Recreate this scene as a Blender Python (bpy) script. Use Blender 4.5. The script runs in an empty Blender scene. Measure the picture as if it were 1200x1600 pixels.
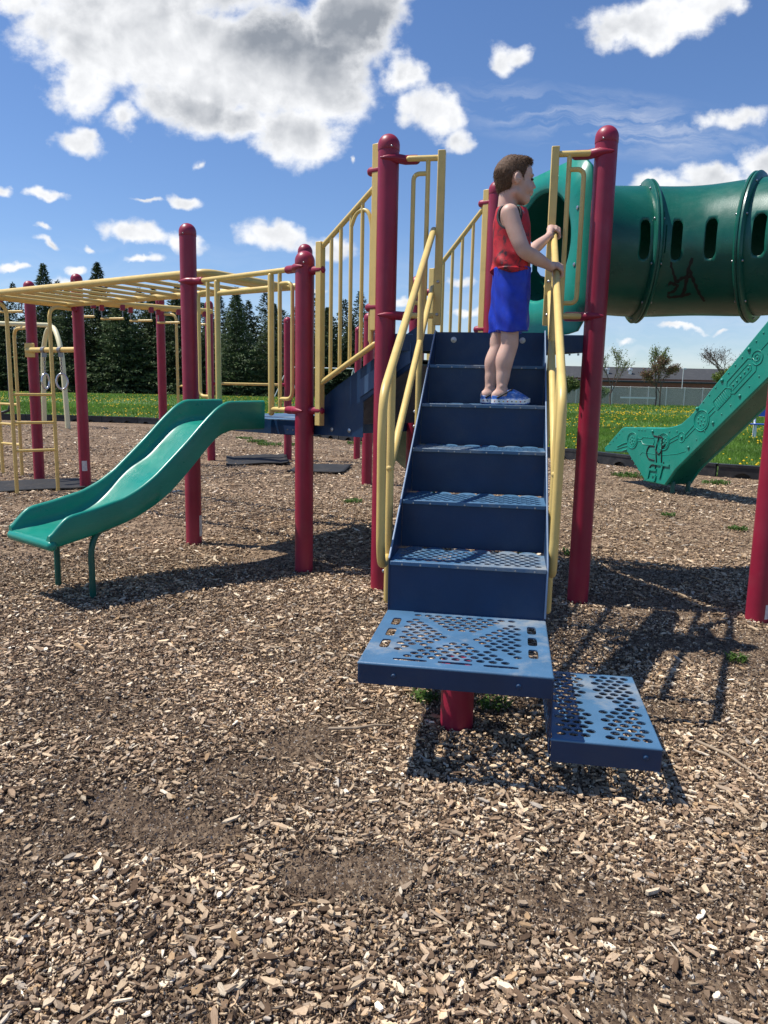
import bpy, bmesh, math, random
import numpy as np
from mathutils import Vector, Matrix
R = math.radians
rng = np.random.default_rng(7)
random.seed(7)
scene = bpy.context.scene
col = scene.collection

# ------------------------------------------------------------------ camera
F_PX, PITCH, ROLL, EYE = 1164.5, 0.1615, 0.0203, 1.292
cp, sp, cr, sr = math.cos(PITCH), math.sin(PITCH), math.cos(ROLL), math.sin(ROLL)
fwd = Vector((0, cp, -sp)); up0 = Vector((0, sp, cp)); rt0 = Vector((1, 0, 0))
rt = rt0 * cr + up0 * sr; up = up0 * cr - rt0 * sr
cd = bpy.data.cameras.new('camera'); cam = bpy.data.objects.new('camera', cd); col.objects.link(cam)
cam.matrix_world = Matrix(((rt.x, up.x, -fwd.x, 0), (rt.y, up.y, -fwd.y, 0), (rt.z, up.z, -fwd.z, EYE), (0, 0, 0, 1)))
cd.sensor_fit = 'VERTICAL'; cd.sensor_height = 32.0; cd.lens = F_PX / 1600 * 32
cd.clip_start = 0.05; cd.clip_end = 3000
scene.camera = cam

# ------------------------------------------------------------------ sun, exposure
SUN = Vector((-0.53 * 0.986, 0.53 * 0.164, 1.0)).normalized()     # direction towards the sun
sl = bpy.data.lights.new('sun', 'SUN'); sun = bpy.data.objects.new('sun', sl); col.objects.link(sun)
sl.energy = 5.0; sl.angle = R(0.53); sl.color = (1.0, 0.955, 0.88)
sun.rotation_euler = SUN.to_track_quat('Z', 'Y').to_euler()
scene.view_settings.view_transform = 'Standard'; scene.view_settings.look = 'None'
scene.view_settings.exposure = 0.20; scene.view_settings.gamma = 1.0

# ------------------------------------------------------------------ node helper
class NT:
    def __init__(s, tree): s.t = tree; s.N = tree.nodes; s.L = tree.links
    def n(s, typ, ins=None, **kw):
        nd = s.N.new(typ)
        for k, v in kw.items(): setattr(nd, k, v)
        for k, v in (ins or {}).items():
            if isinstance(v, bpy.types.NodeSocket): s.L.new(v, nd.inputs[k])
            else: nd.inputs[k].default_value = v
        return nd
    def math(s, op, a, b=0.0, c=0.0, clamp=False):
        return s.n('ShaderNodeMath', {0: a, 1: b, 2: c}, operation=op, use_clamp=clamp).outputs[0]
    def vm(s, op, a, b=(0, 0, 0)):
        nd = s.n('ShaderNodeVectorMath', {0: a, 1: b}, operation=op)
        return nd.outputs['Value'] if op in ('LENGTH', 'DOT_PRODUCT', 'DISTANCE') else nd.outputs[0]
    def noise(s, vec, scale, detail=4, rough=0.5, dist=0.0):
        return s.n('ShaderNodeTexNoise', {'Vector': vec, 'Scale': scale, 'Detail': detail, 'Roughness': rough, 'Distortion': dist}).outputs[0]
    def mr(s, v, a, b, c=0.0, d=1.0, smooth=False):
        nd = s.n('ShaderNodeMapRange', {'Value': v, 'From Min': a, 'From Max': b, 'To Min': c, 'To Max': d})
        nd.interpolation_type = 'SMOOTHSTEP' if smooth else 'LINEAR'
        return nd.outputs[0]
    def mix(s, f, a, b):
        nd = s.n('ShaderNodeMix', data_type='RGBA')
        for k, v in ((0, f), (6, a), (7, b)):
            if isinstance(v, bpy.types.NodeSocket): s.L.new(v, nd.inputs[k])
            else: nd.inputs[k].default_value = v if not isinstance(v, tuple) else (*v[:3], 1)
        return nd.outputs[2]

# ------------------------------------------------------------------ world: sky with clouds
w = bpy.data.worlds.new('World'); scene.world = w; w.use_nodes = True
T = NT(w.node_tree); T.N.clear()
sky = T.n('ShaderNodeTexSky', sky_type='NISHITA', sun_disc=False, sun_elevation=R(62), sun_rotation=R(-80.6),
          altitude=200, air_density=1.0, dust_density=0.25, ozone_density=2.6)
hsv = T.n('ShaderNodeHueSaturation', {'Saturation': 1.10, 'Value': 1.0, 'Color': sky.outputs[0]})
tintn = T.n('ShaderNodeVectorMath', {0: hsv.outputs[0], 1: (0.93, 0.97, 1.12)}, operation='MULTIPLY')
bg_sky = T.n('ShaderNodeBackground', {'Color': tintn.outputs[0], 'Strength': 0.104})
tc = T.n('ShaderNodeTexCoord').outputs['Generated']
sx = T.n('ShaderNodeSeparateXYZ', {0: tc})
yy = T.math('MAXIMUM', sx.outputs[1], 0.08)
ca = T.math('DIVIDE', sx.outputs[0], yy); cb = T.math('DIVIDE', sx.outputs[2], yy)
P2 = T.n('ShaderNodeCombineXYZ', {0: ca, 1: cb, 2: 0.0}).outputs[0]
warp = T.n('ShaderNodeTexNoise', {'Vector': P2, 'Scale': 9.0, 'Detail': 3.0}).outputs['Color']
wv = T.vm('MULTIPLY', T.vm('SUBTRACT', warp, (0.5, 0.5, 0.5)), (0.07, 0.045, 0.0))
warp2 = T.n('ShaderNodeTexNoise', {'Vector': P2, 'Scale': 42.0, 'Detail': 4.0}).outputs['Color']
wv2 = T.vm('MULTIPLY', T.vm('SUBTRACT', warp2, (0.5, 0.5, 0.5)), (0.030, 0.020, 0.0))
P3 = T.vm('ADD', T.vm('ADD', P2, wv), wv2)
# clouds: (tangent of azimuth, tangent of elevation, half width, half height, tilt in degrees, strength)
CL = [(-.335,.43,.13,.075,-4,1.5),(-.235,.405,.17,.065,-6,1.7),(-.13,.40,.13,.07,-8,1.7),(-.055,.445,.07,.06,0,1.6),(-.115,.318,.070,.042,-10,1.3),(-.25,.35,.10,.035,-8,1.2),
      (-.385,.365,.045,.045,-20,1.1),(-.34,.325,.03,.02,0,.9),(-.19,.335,.06,.028,0,1),(-.47,.465,.04,.02,0,.9),(-.30,.49,.2,.05,0,1.5),(-.04,.48,.06,.04,0,1.5),
      (.010,.383,.030,.028,-10,1),(.055,.345,.040,.026,-25,1),(.080,.318,.028,.018,-25,.9),(.028,.350,.03,.02,0,.9),(.135,.41,.026,.022,0,.95),(.155,.415,.022,.014,-10,.8),
      (.315,.455,.095,.032,4,1.3),(.26,.445,.035,.022,0,1),(.39,.475,.055,.025,0,1),
      (.435,.345,.048,.013,5,.75),
      (-.395,.300,.036,.015,-12,.95),(-.243,.282,.010,.008,-45,.7),(-.49,.243,.018,.009,-15,.85),(-.435,.238,.026,.008,-14,.8),
      (-.255,.236,.022,.009,-10,.85),(-.31,.238,.024,.0035,-5,.6),(-.325,.196,.060,.018,-12,1.1),(-.25,.178,.032,.016,-10,1),(-.31,.160,.026,.0065,-3,.85),
      (-.150,.192,.052,.024,-8,1.1),(-.080,.178,.036,.018,0,1),(-.452,.197,.011,.0045,-15,.7),(-.445,.178,.024,.0055,-18,.75),(-.385,.176,.014,.005,-20,.65),
      (-.49,.147,.024,.006,0,.9),(-.405,.149,.024,.009,0,.95),(-.415,.13,.036,.009,0,.9),(-.2,.135,.006,.003,0,.6),(-.047,.284,.004,.007,0,.6),
      (.40,.245,.10,.034,3,1.4),(.345,.255,.05,.024,0,1.1),(.405,.270,.05,.022,0,1.1),(.49,.285,.06,.040,0,1.4),(.53,.28,.05,.05,0,1.2),(.44,.21,.1,.03,0,1.2),
      (.312,.073,.016,.005,-8,.75),(.385,.086,.040,.0045,-6,.65),(.44,.08,.016,.004,0,.6),
      (-.10,.12,.03,.007,0,.75),(.02,.11,.03,.007,0,.7),(.1,.1,.03,.008,0,.75),(.09,.14,.02,.008,0,.6)]
env = None
for a, b, rx, ry, tl, st in CL:
    mp = T.n('ShaderNodeMapping', {'Vector': P3, 'Location': (a, b, 0), 'Rotation': (0, 0, R(tl)), 'Scale': (rx * 1.12, ry * 1.12, 1)}, vector_type='TEXTURE')
    ln = T.vm('LENGTH', mp.outputs[0])
    e = T.math('MULTIPLY_ADD', ln, -st, st)
    env = e if env is None else T.n('ShaderNodeMath', {0: env, 1: e, 2: 0.12}, operation='SMOOTH_MAX').outputs[0]
nA = T.noise(P2, 15.0, 9, 0.60, 0.2)
nB = T.noise(T.vm('MULTIPLY', P2, (1, 1.5, 1)), 60.0, 6, 0.62)
nz = T.math('ADD', T.math('MULTIPLY', T.math('SUBTRACT', nA, 0.5), 1.55), T.math('MULTIPLY', T.math('SUBTRACT', nB, 0.5), 0.5))
env_c = T.math('MAXIMUM', env, -0.9)
den = T.math('ADD', T.math('MULTIPLY', env_c, 1.25), nz)
alpha = T.mr(den, 0.04, 0.74, 0, 1, True)
# thin cirrus veil
cirN = T.noise(T.vm('MULTIPLY', P3, (1.0, 7.0, 1)), 7.0, 6, 0.6, 0.4)
cmap = T.n('ShaderNodeMapping', {'Vector': P2, 'Location': (.28, .335, 0), 'Rotation': (0, 0, R(-6)), 'Scale': (.28, .045, 1)}, vector_type='TEXTURE')
cir = T.math('MULTIPLY', T.mr(cirN, 0.42, 0.75), T.mr(T.vm('LENGTH', cmap.outputs[0]), 1.0, 0.2, 0, 1))
low = T.math('MULTIPLY', T.mr(cirN, 0.36, 0.75), T.mr(cb, 0.2, 0.04, 0, 0.6))
alpha2 = T.math('MAXIMUM', alpha, T.math('MULTIPLY', T.math('MAXIMUM', cir, low), 0.55))
# cloud brightness: white sunlit rims, grey thick middles
gmap = T.n('ShaderNodeMapping', {'Vector': P3, 'Location': (-.09, .435, 0), 'Rotation': (0, 0, R(-8)), 'Scale': (.20, .085, 1)}, vector_type='TEXTURE')
gmap2 = T.n('ShaderNodeMapping', {'Vector': P3, 'Location': (-.20, .335, 0), 'Rotation': (0, 0, R(-10)), 'Scale': (.2, .05, 1)}, vector_type='TEXTURE')
gbig = T.math('ADD', T.mr(T.vm('LENGTH', gmap.outputs[0]), 1.05, 0.25, 0, .95, True), T.mr(T.vm('LENGTH', gmap2.outputs[0]), 1.0, 0.1, 0, 0.55, True))
nS = T.noise(P3, 9.0, 4, 0.5)
nL = T.noise(P2, 13.0, 5, 0.52, 0.3)
rel = T.math('SUBTRACT', nL, T.noise(T.vm('ADD', P2, (-0.012, 0.020, 0)), 13.0, 5, 0.52, 0.3))
nF = T.noise(P2, 34.0, 4, 0.5)
rel2 = T.math('SUBTRACT', nF, T.noise(T.vm('ADD', P2, (-0.005, 0.008, 0)), 34.0, 4, 0.5))
thick = T.mr(den, 0.35, 1.25, 0, 1, True)
g0 = T.math('MULTIPLY', gbig, T.math('MULTIPLY_ADD', T.math('SUBTRACT', nS, 0.5), 1.1, 0.72))
g0 = T.math('MULTIPLY', g0, T.mr(thick, 0.0, 1.0, 0.15, 1.0))
grey = T.math('ADD', g0, T.math('MULTIPLY', thick, T.mr(nS, 0.35, 0.65, 0.38, 0.08)))
grey = T.math('SUBTRACT', grey, T.math('MULTIPLY', rel, 1.25)); grey = T.math('SUBTRACT', grey, T.math('MULTIPLY', rel2, 0.35), clamp=True)
ccol = T.mix(grey, (0.90, 0.91, 0.93), (0.27, 0.30, 0.35))
bg_cl = T.n('ShaderNodeBackground', {'Color': ccol, 'Strength': 0.98})
up_ok = T.mr(sx.outputs[2], 0.0, 0.02)
alpha3 = T.math('MULTIPLY', alpha2, up_ok)
mixs = T.n('ShaderNodeMixShader', {0: alpha3, 1: bg_sky.outputs[0], 2: bg_cl.outputs[0]})
T.n('ShaderNodeOutputWorld', {0: mixs.outputs[0]})
w.cycles.sampling_method = 'MANUAL'; w.cycles.sample_map_resolution = 512

# ------------------------------------------------------------------ materials
def mat(name, base, rough=0.5, var=0.0, vscale=8.0, bump=0.0, bscale=200.0, metal=0.0, dirt=None, dirt_scale=3.0, dirt_amt=0.3, coat=0.0, spec=0.5, sheen=0.0, fine=0.0, chips=None, scuff=0.0):
    m = bpy.data.materials.new(name); m.use_nodes = True; t = NT(m.node_tree)
    b = t.N['Principled BSDF']; b.inputs['Roughness'].default_value = rough; b.inputs['Metallic'].default_value = metal
    b.inputs['Specular IOR Level'].default_value = spec; b.inputs['Coat Weight'].default_value = coat
    b.inputs['Sheen Weight'].default_value = sheen
    co = t.n('ShaderNodeTexCoord').outputs['Object']
    c = base
    if var or dirt:
        nz = t.noise(co, vscale, 5, 0.6)
        lo = tuple(x * (1 - var) for x in base); hi = tuple(min(1, x * (1 + var)) for x in base)
        c = t.mix(t.mr(nz, 0.3, 0.7), lo, hi)
    if dirt:
        d = t.mr(t.noise(co, dirt_scale, 8, 0.68, 0.3), 0.5, 0.72, 0, dirt_amt)
        c = t.mix(d, c, dirt)
    if chips:
        nk = t.noise(co, 26, 9, 0.75, 0.4); c = t.mix(t.mr(nk, 0.69, 0.72, 0, .85), c, chips)
        ns_ = t.noise(t.vm('MULTIPLY', co, (160, 160, 9)), 1.0, 3, 0.6); c = t.mix(t.mr(ns_, 0.70, 0.76, 0, .35), c, chips)
    if scuff:
        ns_ = t.noise(t.vm('MULTIPLY', co, (12, 12, 130)), 1.0, 4, 0.65, .6); c = t.mix(t.mr(ns_, 0.60, 0.72, 0, scuff), c, tuple(min(1, x * 1.5 + .06) for x in base))
    if fine:
        f = t.mr(t.noise(co, 900, 2, 0.5), 0.3, 0.7, 1 - fine, 1 + fine)
        c = t.n('ShaderNodeVectorMath', {0: c if not isinstance(c, tuple) else (*c,), 1: t.n('ShaderNodeCombineXYZ', {0: f, 1: f, 2: f}).outputs[0]}, operation='MULTIPLY').outputs[0]
    if isinstance(c, tuple): b.inputs['Base Color'].default_value = (*c, 1)
    else: t.L.new(c, b.inputs['Base Color'])
    if var or dirt:
        rr = t.mr(t.noise(co, vscale * 2.3, 4, 0.6), 0.3, 0.7, max(0.05, rough - 0.08), min(1, rough + 0.1))
        t.L.new(rr, b.inputs['Roughness'])
    if bump:
        bp = t.n('ShaderNodeBump', {'Strength': bump, 'Distance': 0.002, 'Height': t.noise(co, bscale, 3, 0.55)})
        t.L.new(bp.outputs[0], b.inputs['Normal'])
    return m
MAROON = mat('maroon_powder_coat', (0.30, 0.013, 0.042), 0.40, 0.14, 5, 0.15, 260, dirt=(0.30, 0.06, 0.08), dirt_amt=0.3, dirt_scale=3, chips=(0.42, 0.16, 0.17))
YELLOW = mat('yellow_powder_coat', (0.74, 0.53, 0.175), 0.40, 0.06, 7, 0.1, 260, dirt=(0.42, 0.31, 0.13), dirt_amt=0.35, dirt_scale=9, chips=(0.36, 0.27, 0.14))
CREAM = mat('cream_paint', (0.78, 0.70, 0.42), 0.45, 0.05, 5)
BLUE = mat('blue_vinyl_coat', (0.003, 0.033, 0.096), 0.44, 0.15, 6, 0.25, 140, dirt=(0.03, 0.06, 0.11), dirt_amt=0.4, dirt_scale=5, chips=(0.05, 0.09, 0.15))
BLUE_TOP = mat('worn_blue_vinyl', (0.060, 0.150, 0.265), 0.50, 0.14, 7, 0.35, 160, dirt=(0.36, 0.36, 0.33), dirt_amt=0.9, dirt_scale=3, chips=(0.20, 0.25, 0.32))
LIT_EDGE = mat('lit_blue_panel_edge', (0.22, 0.30, 0.42), 0.4, 0.1, 20)  # pale tone paints the lit highlight along the bare panel edges
BLUE_PALE = mat('pale_blue', (0.05, 0.105, 0.20), 0.45, 0.06, 12)
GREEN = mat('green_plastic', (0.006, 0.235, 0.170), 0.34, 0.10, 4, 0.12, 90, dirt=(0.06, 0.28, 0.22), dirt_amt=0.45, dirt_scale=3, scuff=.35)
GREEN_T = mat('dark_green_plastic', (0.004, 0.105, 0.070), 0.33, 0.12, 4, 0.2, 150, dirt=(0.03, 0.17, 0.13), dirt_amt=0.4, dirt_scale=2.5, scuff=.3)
GREEN_M = mat('green_powder_coat', (0.004, 0.10, 0.075), 0.38, 0.1, 8)
STEEL = mat('zinc_steel', (0.45, 0.45, 0.46), 0.35, 0.15, 60, metal=0.9)
CHAIN = mat('galvanised_chain', (0.28, 0.28, 0.29), 0.4, metal=0.7)
ALU = mat('cast_aluminium', (0.6, 0.6, 0.62), 0.3, metal=0.8)
BLACK = mat('black_plastic', (0.018, 0.019, 0.022), 0.5, 0.2, 6, dirt=(0.1, 0.09, 0.08), dirt_amt=0.5, dirt_scale=5)
PAINT_K = mat('black_marker', (0.006, 0.008, 0.008), 0.55)
PAPER = mat('paper_label', (0.62, 0.60, 0.60), 0.6, 0.2, 40)
TAPE = mat('worn_grey_patch', (0.33, 0.32, 0.27), 0.5, 0.2, 60)
MATR = mat('black_rubber', (0.012, 0.012, 0.013), 0.85, 0.3, 10, 0.4, 60, dirt=(0.07, 0.055, 0.04), dirt_amt=0.5, dirt_scale=4)
WHITE = mat('white_paint', (0.75, 0.76, 0.78), 0.45)
BENCH = mat('blue_bench_vinyl', (0.02, 0.09, 0.42), 0.4, 0.1, 10)

# ------------------------------------------------------------------ mesh builder
ORG = {}
class MB:
    def __init__(s): s.v = []; s.f = []; s.mi = []
    def add(s, vs, fs, mi=0):
        o = len(s.v); s.v += [tuple(float(q) for q in x) for x in vs]; s.f += [tuple(o + i for i in f) for f in fs]; s.mi += [mi] * len(fs)
    def box(s, c, hx, hy, hz, ax=None, mi=0):
        c = Vector(c); ax = ax or (Vector((1, 0, 0)), Vector((0, 1, 0)), Vector((0, 0, 1)))
        vs = [c + ax[0] * hx * i + ax[1] * hy * j + ax[2] * hz * k for k in (-1, 1) for j in (-1, 1) for i in (-1, 1)]
        s.add(vs, [(0, 2, 3, 1), (4, 5, 7, 6), (0, 1, 5, 4), (2, 6, 7, 3), (0, 4, 6, 2), (1, 3, 7, 5)], mi)
    def bar(s, a, b, hx, hy, side=None, mi=0):
        a = Vector(a); b = Vector(b); d = (b - a); L = d.length; d.normalize()
        side = Vector(side) if side is not None else Vector((0, 0, 1)) if abs(d.z) < .9 else Vector((1, 0, 0))
        x = (side - d * side.dot(d)).normalized(); y = d.cross(x)
        s.box((a + b) / 2, L / 2, hx, hy, (d, x, y), mi)
    def tube(s, pts, r, n=14, cap='round', closed=False, mi=0):
        P = [Vector(p) for p in pts]; m = len(P)
        rad = list(r) if hasattr(r, '__len__') else [r] * m
        tan = []
        for i in range(m):
            if closed: t = (P[(i + 1) % m] - P[i - 1])
            else: t = (P[min(i + 1, m - 1)] - P[max(i - 1, 0)])
            tan.append(t.normalized())
        x = tan[0].orthogonal().normalized(); rings = []
        if not closed and cap == 'round':
            r0, r1 = rad[0], rad[-1]
            pre = [(P[0] - tan[0] * r0 * math.cos(a), r0 * math.sin(a)) for a in (0.35, 0.85, 1.25)]
            post = [(P[-1] + tan[-1] * r1 * math.cos(a), r1 * math.sin(a)) for a in (1.25, .85, .35)]
            P = [p for p, _ in pre] + P + [p for p, _ in post]; rad = [q for _, q in pre] + rad + [q for _, q in post]
            tan = [tan[0]] * 3 + tan + [tan[-1]] * 3; m = len(P)
        vs = []
        for i in range(m):
            t = tan[i]; x = (x - t * x.dot(t)).normalized(); y = t.cross(x)
            vs += [P[i] + (x * math.cos(2 * math.pi * k / n) + y * math.sin(2 * math.pi * k / n)) * rad[i] for k in range(n)]
        fs = []
        for i in range(m if closed else m - 1):
            j = (i + 1) % m
            for k in range(n): fs.append((i * n + k, i * n + (k + 1) % n, j * n + (k + 1) % n, j * n + k))
        if not closed:
            fs.append(tuple(range(n - 1, -1, -1))); fs.append(tuple((m - 1) * n + k for k in range(n)))
        s.add(vs, fs, mi)
    def lathe(s, prof, org, axis=(0, 0, 1), n=20, mi=0, cap=True):
        a = Vector(axis).normalized(); x = a.orthogonal().normalized(); y = a.cross(x); o = Vector(org)
        vs = [o + a * h + (x * math.cos(2 * math.pi * k / n) + y * math.sin(2 * math.pi * k / n)) * r for r, h in prof for k in range(n)]
        fs = [(i * n + k, i * n + (k + 1) % n, (i + 1) * n + (k + 1) % n, (i + 1) * n + k) for i in range(len(prof) - 1) for k in range(n)]
        if cap: fs += [tuple(range(n - 1, -1, -1)), tuple((len(prof) - 1) * n + k for k in range(n))]
        s.add(vs, fs, mi)
    def prism(s, poly, off, mi=0):
        n = len(poly); off = Vector(off); A = [Vector(p) for p in poly]; B = [p + off for p in A]
        s.add(A + B, [tuple(range(n - 1, -1, -1)), tuple(range(n, 2 * n))] + [(i, (i + 1) % n, n + (i + 1) % n, n + i) for i in range(n)], mi)
    def sphere(s, c, r, n=10, mi=0, sc=(1, 1, 1)):
        c = Vector(c); vs = []; fs = []
        for i in range(n + 1):
            ph = math.pi * i / n
            for k in range(2 * n):
                th = math.pi * k / n; vs.append(c + Vector((math.sin(ph) * math.cos(th) * sc[0], math.sin(ph) * math.sin(th) * sc[1], math.cos(ph) * sc[2])) * r)
        for i in range(n):
            for k in range(2 * n): fs.append((i * 2 * n + k, (i + 1) * 2 * n + k, (i + 1) * 2 * n + (k + 1) % (2 * n), i * 2 * n + (k + 1) % (2 * n)))
        s.add(vs, fs, mi)
    def build(s, name, mats, parent=None, smooth=35, bevel=0, solid=0, label=None, cat=None, group=None, kind=None, weld=False):
        me = bpy.data.meshes.new(name)
        o = Vector((0, 0, 0)); p = parent
        while p is not None: o = o + p.location; p = p.parent
        V = np.array(s.v, dtype=np.float64) - np.array(o)
        me.from_pydata(V.tolist(), [], s.f)
        mats = mats if isinstance(mats, (list, tuple)) else [mats]
        for m in mats: me.materials.append(m)
        if len(mats) > 1: me.polygons.foreach_set('material_index', s.mi)
        me.validate()
        if weld:
            bm = bmesh.new(); bm.from_mesh(me); bmesh.ops.remove_doubles(bm, verts=bm.verts, dist=2e-5); bm.to_mesh(me); bm.free()
        if not smooth: me.polygons.foreach_set('use_smooth', [False] * len(me.polygons))
        if smooth:
            me.polygons.foreach_set('use_smooth', [True] * len(me.polygons)); me.set_sharp_from_angle(angle=R(smooth))
        ob = bpy.data.objects.new(name, me); col.objects.link(ob)
        if parent is not None: ob.parent = parent
        if solid:
            md = ob.modifiers.new('thickness', 'SOLIDIFY'); md.thickness = solid; md.offset = -1
        if bevel:
            md = ob.modifiers.new('bevel', 'BEVEL'); md.width = bevel; md.segments = 2; md.limit_method = 'ANGLE'; md.angle_limit = R(40)
        tag(ob, label, cat, group, kind)
        return ob
def studs(name, prof, items, mt, parent, n=8):
    """one object per bolt or rivet: items are (position, axis)"""
    for p, ax in items:
        m = MB(); m.lathe(prof, p, ax, n, cap=False); m.build(name, mt, parent, smooth=50)
def tag(o, label=None, cat=None, group=None, kind=None):
    if label: o['label'] = label
    if cat: o['category'] = cat
    if group: o['group'] = group
    if kind: o['kind'] = kind
def empty(name, loc, label, cat, group=None):
    o = bpy.data.objects.new(name, None); col.objects.link(o); o.location = loc; o.empty_display_size = 0.3
    tag(o, label, cat, group); return o
def copy_tree(o, parent=None):
    c = o.copy(); col.objects.link(c); c.parent = parent
    for ch in o.children: copy_tree(ch, c)
    return c
def fillet(pts, r, n=6, closed=False):
    P = [Vector(p) for p in pts]; out = []
    m = len(P)
    for i in range(m):
        if not closed and i in (0, m - 1): out.append(P[i]); continue
        a = P[i - 1]; b = P[i]; c = P[(i + 1) % m]
        d1 = (a - b); d2 = (c - b); rr = min(r, d1.length * .48, d2.length * .48)
        p0 = b + d1.normalized() * rr; p2 = b + d2.normalized() * rr
        for k in range(n + 1):
            t = k / n; out.append(p0 * (1 - t) ** 2 + b * 2 * t * (1 - t) + p2 * t * t)
    return out

# ------------------------------------------------------------------ the play structure's own frame: u right, v away, w up
O0 = Vector((0.0287, 2.9475, 0)); U = Vector((0.9864, -0.1644, 0)); V = Vector((0.1644, 0.9864, 0)); Z = Vector((0, 0, 1))
def S(u, v, w_): return O0 + U * u + V * v + Z * w_
def gz(y): return .015 * min(max(y - 4, 0), 9)
h0, rise, tread = 0.407, 0.206, 0.309
A1 = Vector((-0.015, 4.719, 0)); A2 = Vector((1.222, 4.521, 0)); K = Vector((0.775, 5.691, 0))
Q = Vector((-0.558, 5.136, 0)); L = Vector((-1.539, 5.939, 0)); Mp = Vector((0.233, 6.108, 0)); Qp = Vector((-0.748, 6.911, 0))
def frame(o, d):
    d = Vector(d); d.z = 0; d.normalize(); o = Vector(o)
    return (lambda x, w_, off=0.0, n=Vector((d.y, -d.x, 0)): o + d * x + Z * w_ + n * off), d
root = empty('play_structure', (A1.x, A1.y, 0), 'large playground climber with maroon posts, yellow rails, blue stairs, green slides and tunnel', 'play structure')

def post(p, top, r=0.0635, label=None, name='post', parent=root, cap=True, bolt_dir=(0, -1, 0)):
    m = MB(); x, y = p[0], p[1]; g = -0.15
    m.lathe([(r, g), (r, top - r - 0.012)], (x, y, 0), n=28)
    o = m.build(name, MAROON, parent, label=label)
    if cap:
        c = MB(); rr = r + 0.0025
        c.lathe([(rr * .98, top - r - 0.03), (rr, top - r - 0.027), (rr, top - r)] + [(rr * math.cos(a), top - r + rr * math.sin(a)) for a in np.linspace(0.12, 1.5, 9)], (x, y, 0), n=28)
        c.build('post_cap', MAROON, o, smooth=50)
        b = MB(); bd = Vector(bolt_dir).normalized()
        b.sphere(Vector((x, y, top - r - 0.018)) + bd * (rr + 0.0005), 0.006, 5)
        b.build('bolt', STEEL, o)
    return o
def clamp(p, d, w_, front=None, Lh=0.165, r=0.027, parent=root):
    d = Vector(d).normalized(); front = Vector(front) if front is not None else Vector((0, 0, 0)); p = Vector((p[0], p[1], w_))
    m = MB()
    if front.length: pts = [p + front * .062 - d * .035, p + front * .058 - d * .0, p + front * .045 + d * .04, p + front * .02 + d * .075, p + d * .1, p + d * Lh]; rs = [.006, .016, r * .95, r, r, r]
    else: pts = [p + d * .04, p + d * .1, p + d * Lh]; rs = [r, r, r]
    m.tube(pts, rs, 14); return m.build('clamp', MAROON, parent, smooth=60)

def ztop(P, t): return t
posts = {}
posts['A1'] = post(A1, 2.79, bolt_dir=(0.25, -1, 0)); posts['A2'] = post(A2, 2.795, bolt_dir=(-.6, -1, 0)); posts['K'] = post(K, 2.80)
posts['Q'] = post(Q, 2.19); posts['L'] = post(L, 2.515, bolt_dir=(-.3, -1, 0)); posts['M'] = post(Mp, 2.19); posts['Qp'] = post(Qp, 2.56)
posts['R'] = post((2.19, 4.206), 2.8)
posts['fa'] = post((-4.338, 9.30), 2.51); posts['fb'] = post((-3.578, 8.847), 2.54)
posts['fc'] = post((-3.40, 11.45), 2.60)
post((0.301 * U.x - 0.154 * V.x + O0.x + .301 * 0, 2.746), h0 - .06, r=0.064, cap=False)
# small paper stickers on posts
def sticker(p, d, w0, w1, half=0.5):
    m = MB(); r = 0.0655; base = math.atan2(d[1], d[0]); vs = []; n = 6
    for k in range(n + 1):
        a = base + (k / n - .5) * half * 2
        for z in (w0, w1): vs.append((p[0] + r * math.cos(a), p[1] + r * math.sin(a), z))
    m.add(vs, [(2 * k, 2 * k + 2, 2 * k + 3, 2 * k + 1) for k in range(n)]); return m
sticker((-3.578, 8.847), (.35, -1), .28, .40, .45).build('sticker', PAPER, posts['fb'])
sticker(L, (1.0, -.18), .10, .27, .40).build('sticker', PAPER, posts['L'])
sticker((2.19, 4.206), (.55, -1), .035, .12, .32).build('sticker', PAPER, posts['R'])

# ------------------------------------------------------------------ perforated plates
def perf_cell(m, x0, x1, y0, y1, hx, hy, f, n=12, power=2.0):
    cx, cy = (x0 + x1) / 2, (y0 + y1) / 2; vs = []
    for k in range(n):
        a = 2 * math.pi * (k + .5) / n; c, s_ = math.cos(a), math.sin(a)
        t = min((x1 - x0) / 2 / max(abs(c), 1e-6), (y1 - y0) / 2 / max(abs(s_), 1e-6))
        vs.append((cx + c * t, cy + s_ * t))
    for k in range(n):
        a = 2 * math.pi * (k + .5) / n; c, s_ = math.cos(a), math.sin(a)
        q = (abs(c) ** power + abs(s_) ** power) ** (-1 / power) if power != 2 else 1
        vs.append((cx + c * q * hx, cy + s_ * q * hy))
    # corners of the cell are added as small triangles
    cor = [(x0, y0), (x1, y0), (x1, y1), (x0, y1)]
    vs += cor; fs = [(k, (k + 1) % n, n + (k + 1) % n, n + k) for k in range(n)]
    for ci, (px, py) in enumerate(cor):
        a = math.atan2(py - cy, px - cx) % (2 * math.pi)
        k = int((a / (2 * math.pi)) * n - .5) % n
        fs.append((k, 2 * n + ci, (k + 1) % n))
    m.add([f(*p) for p in vs], fs)
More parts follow.
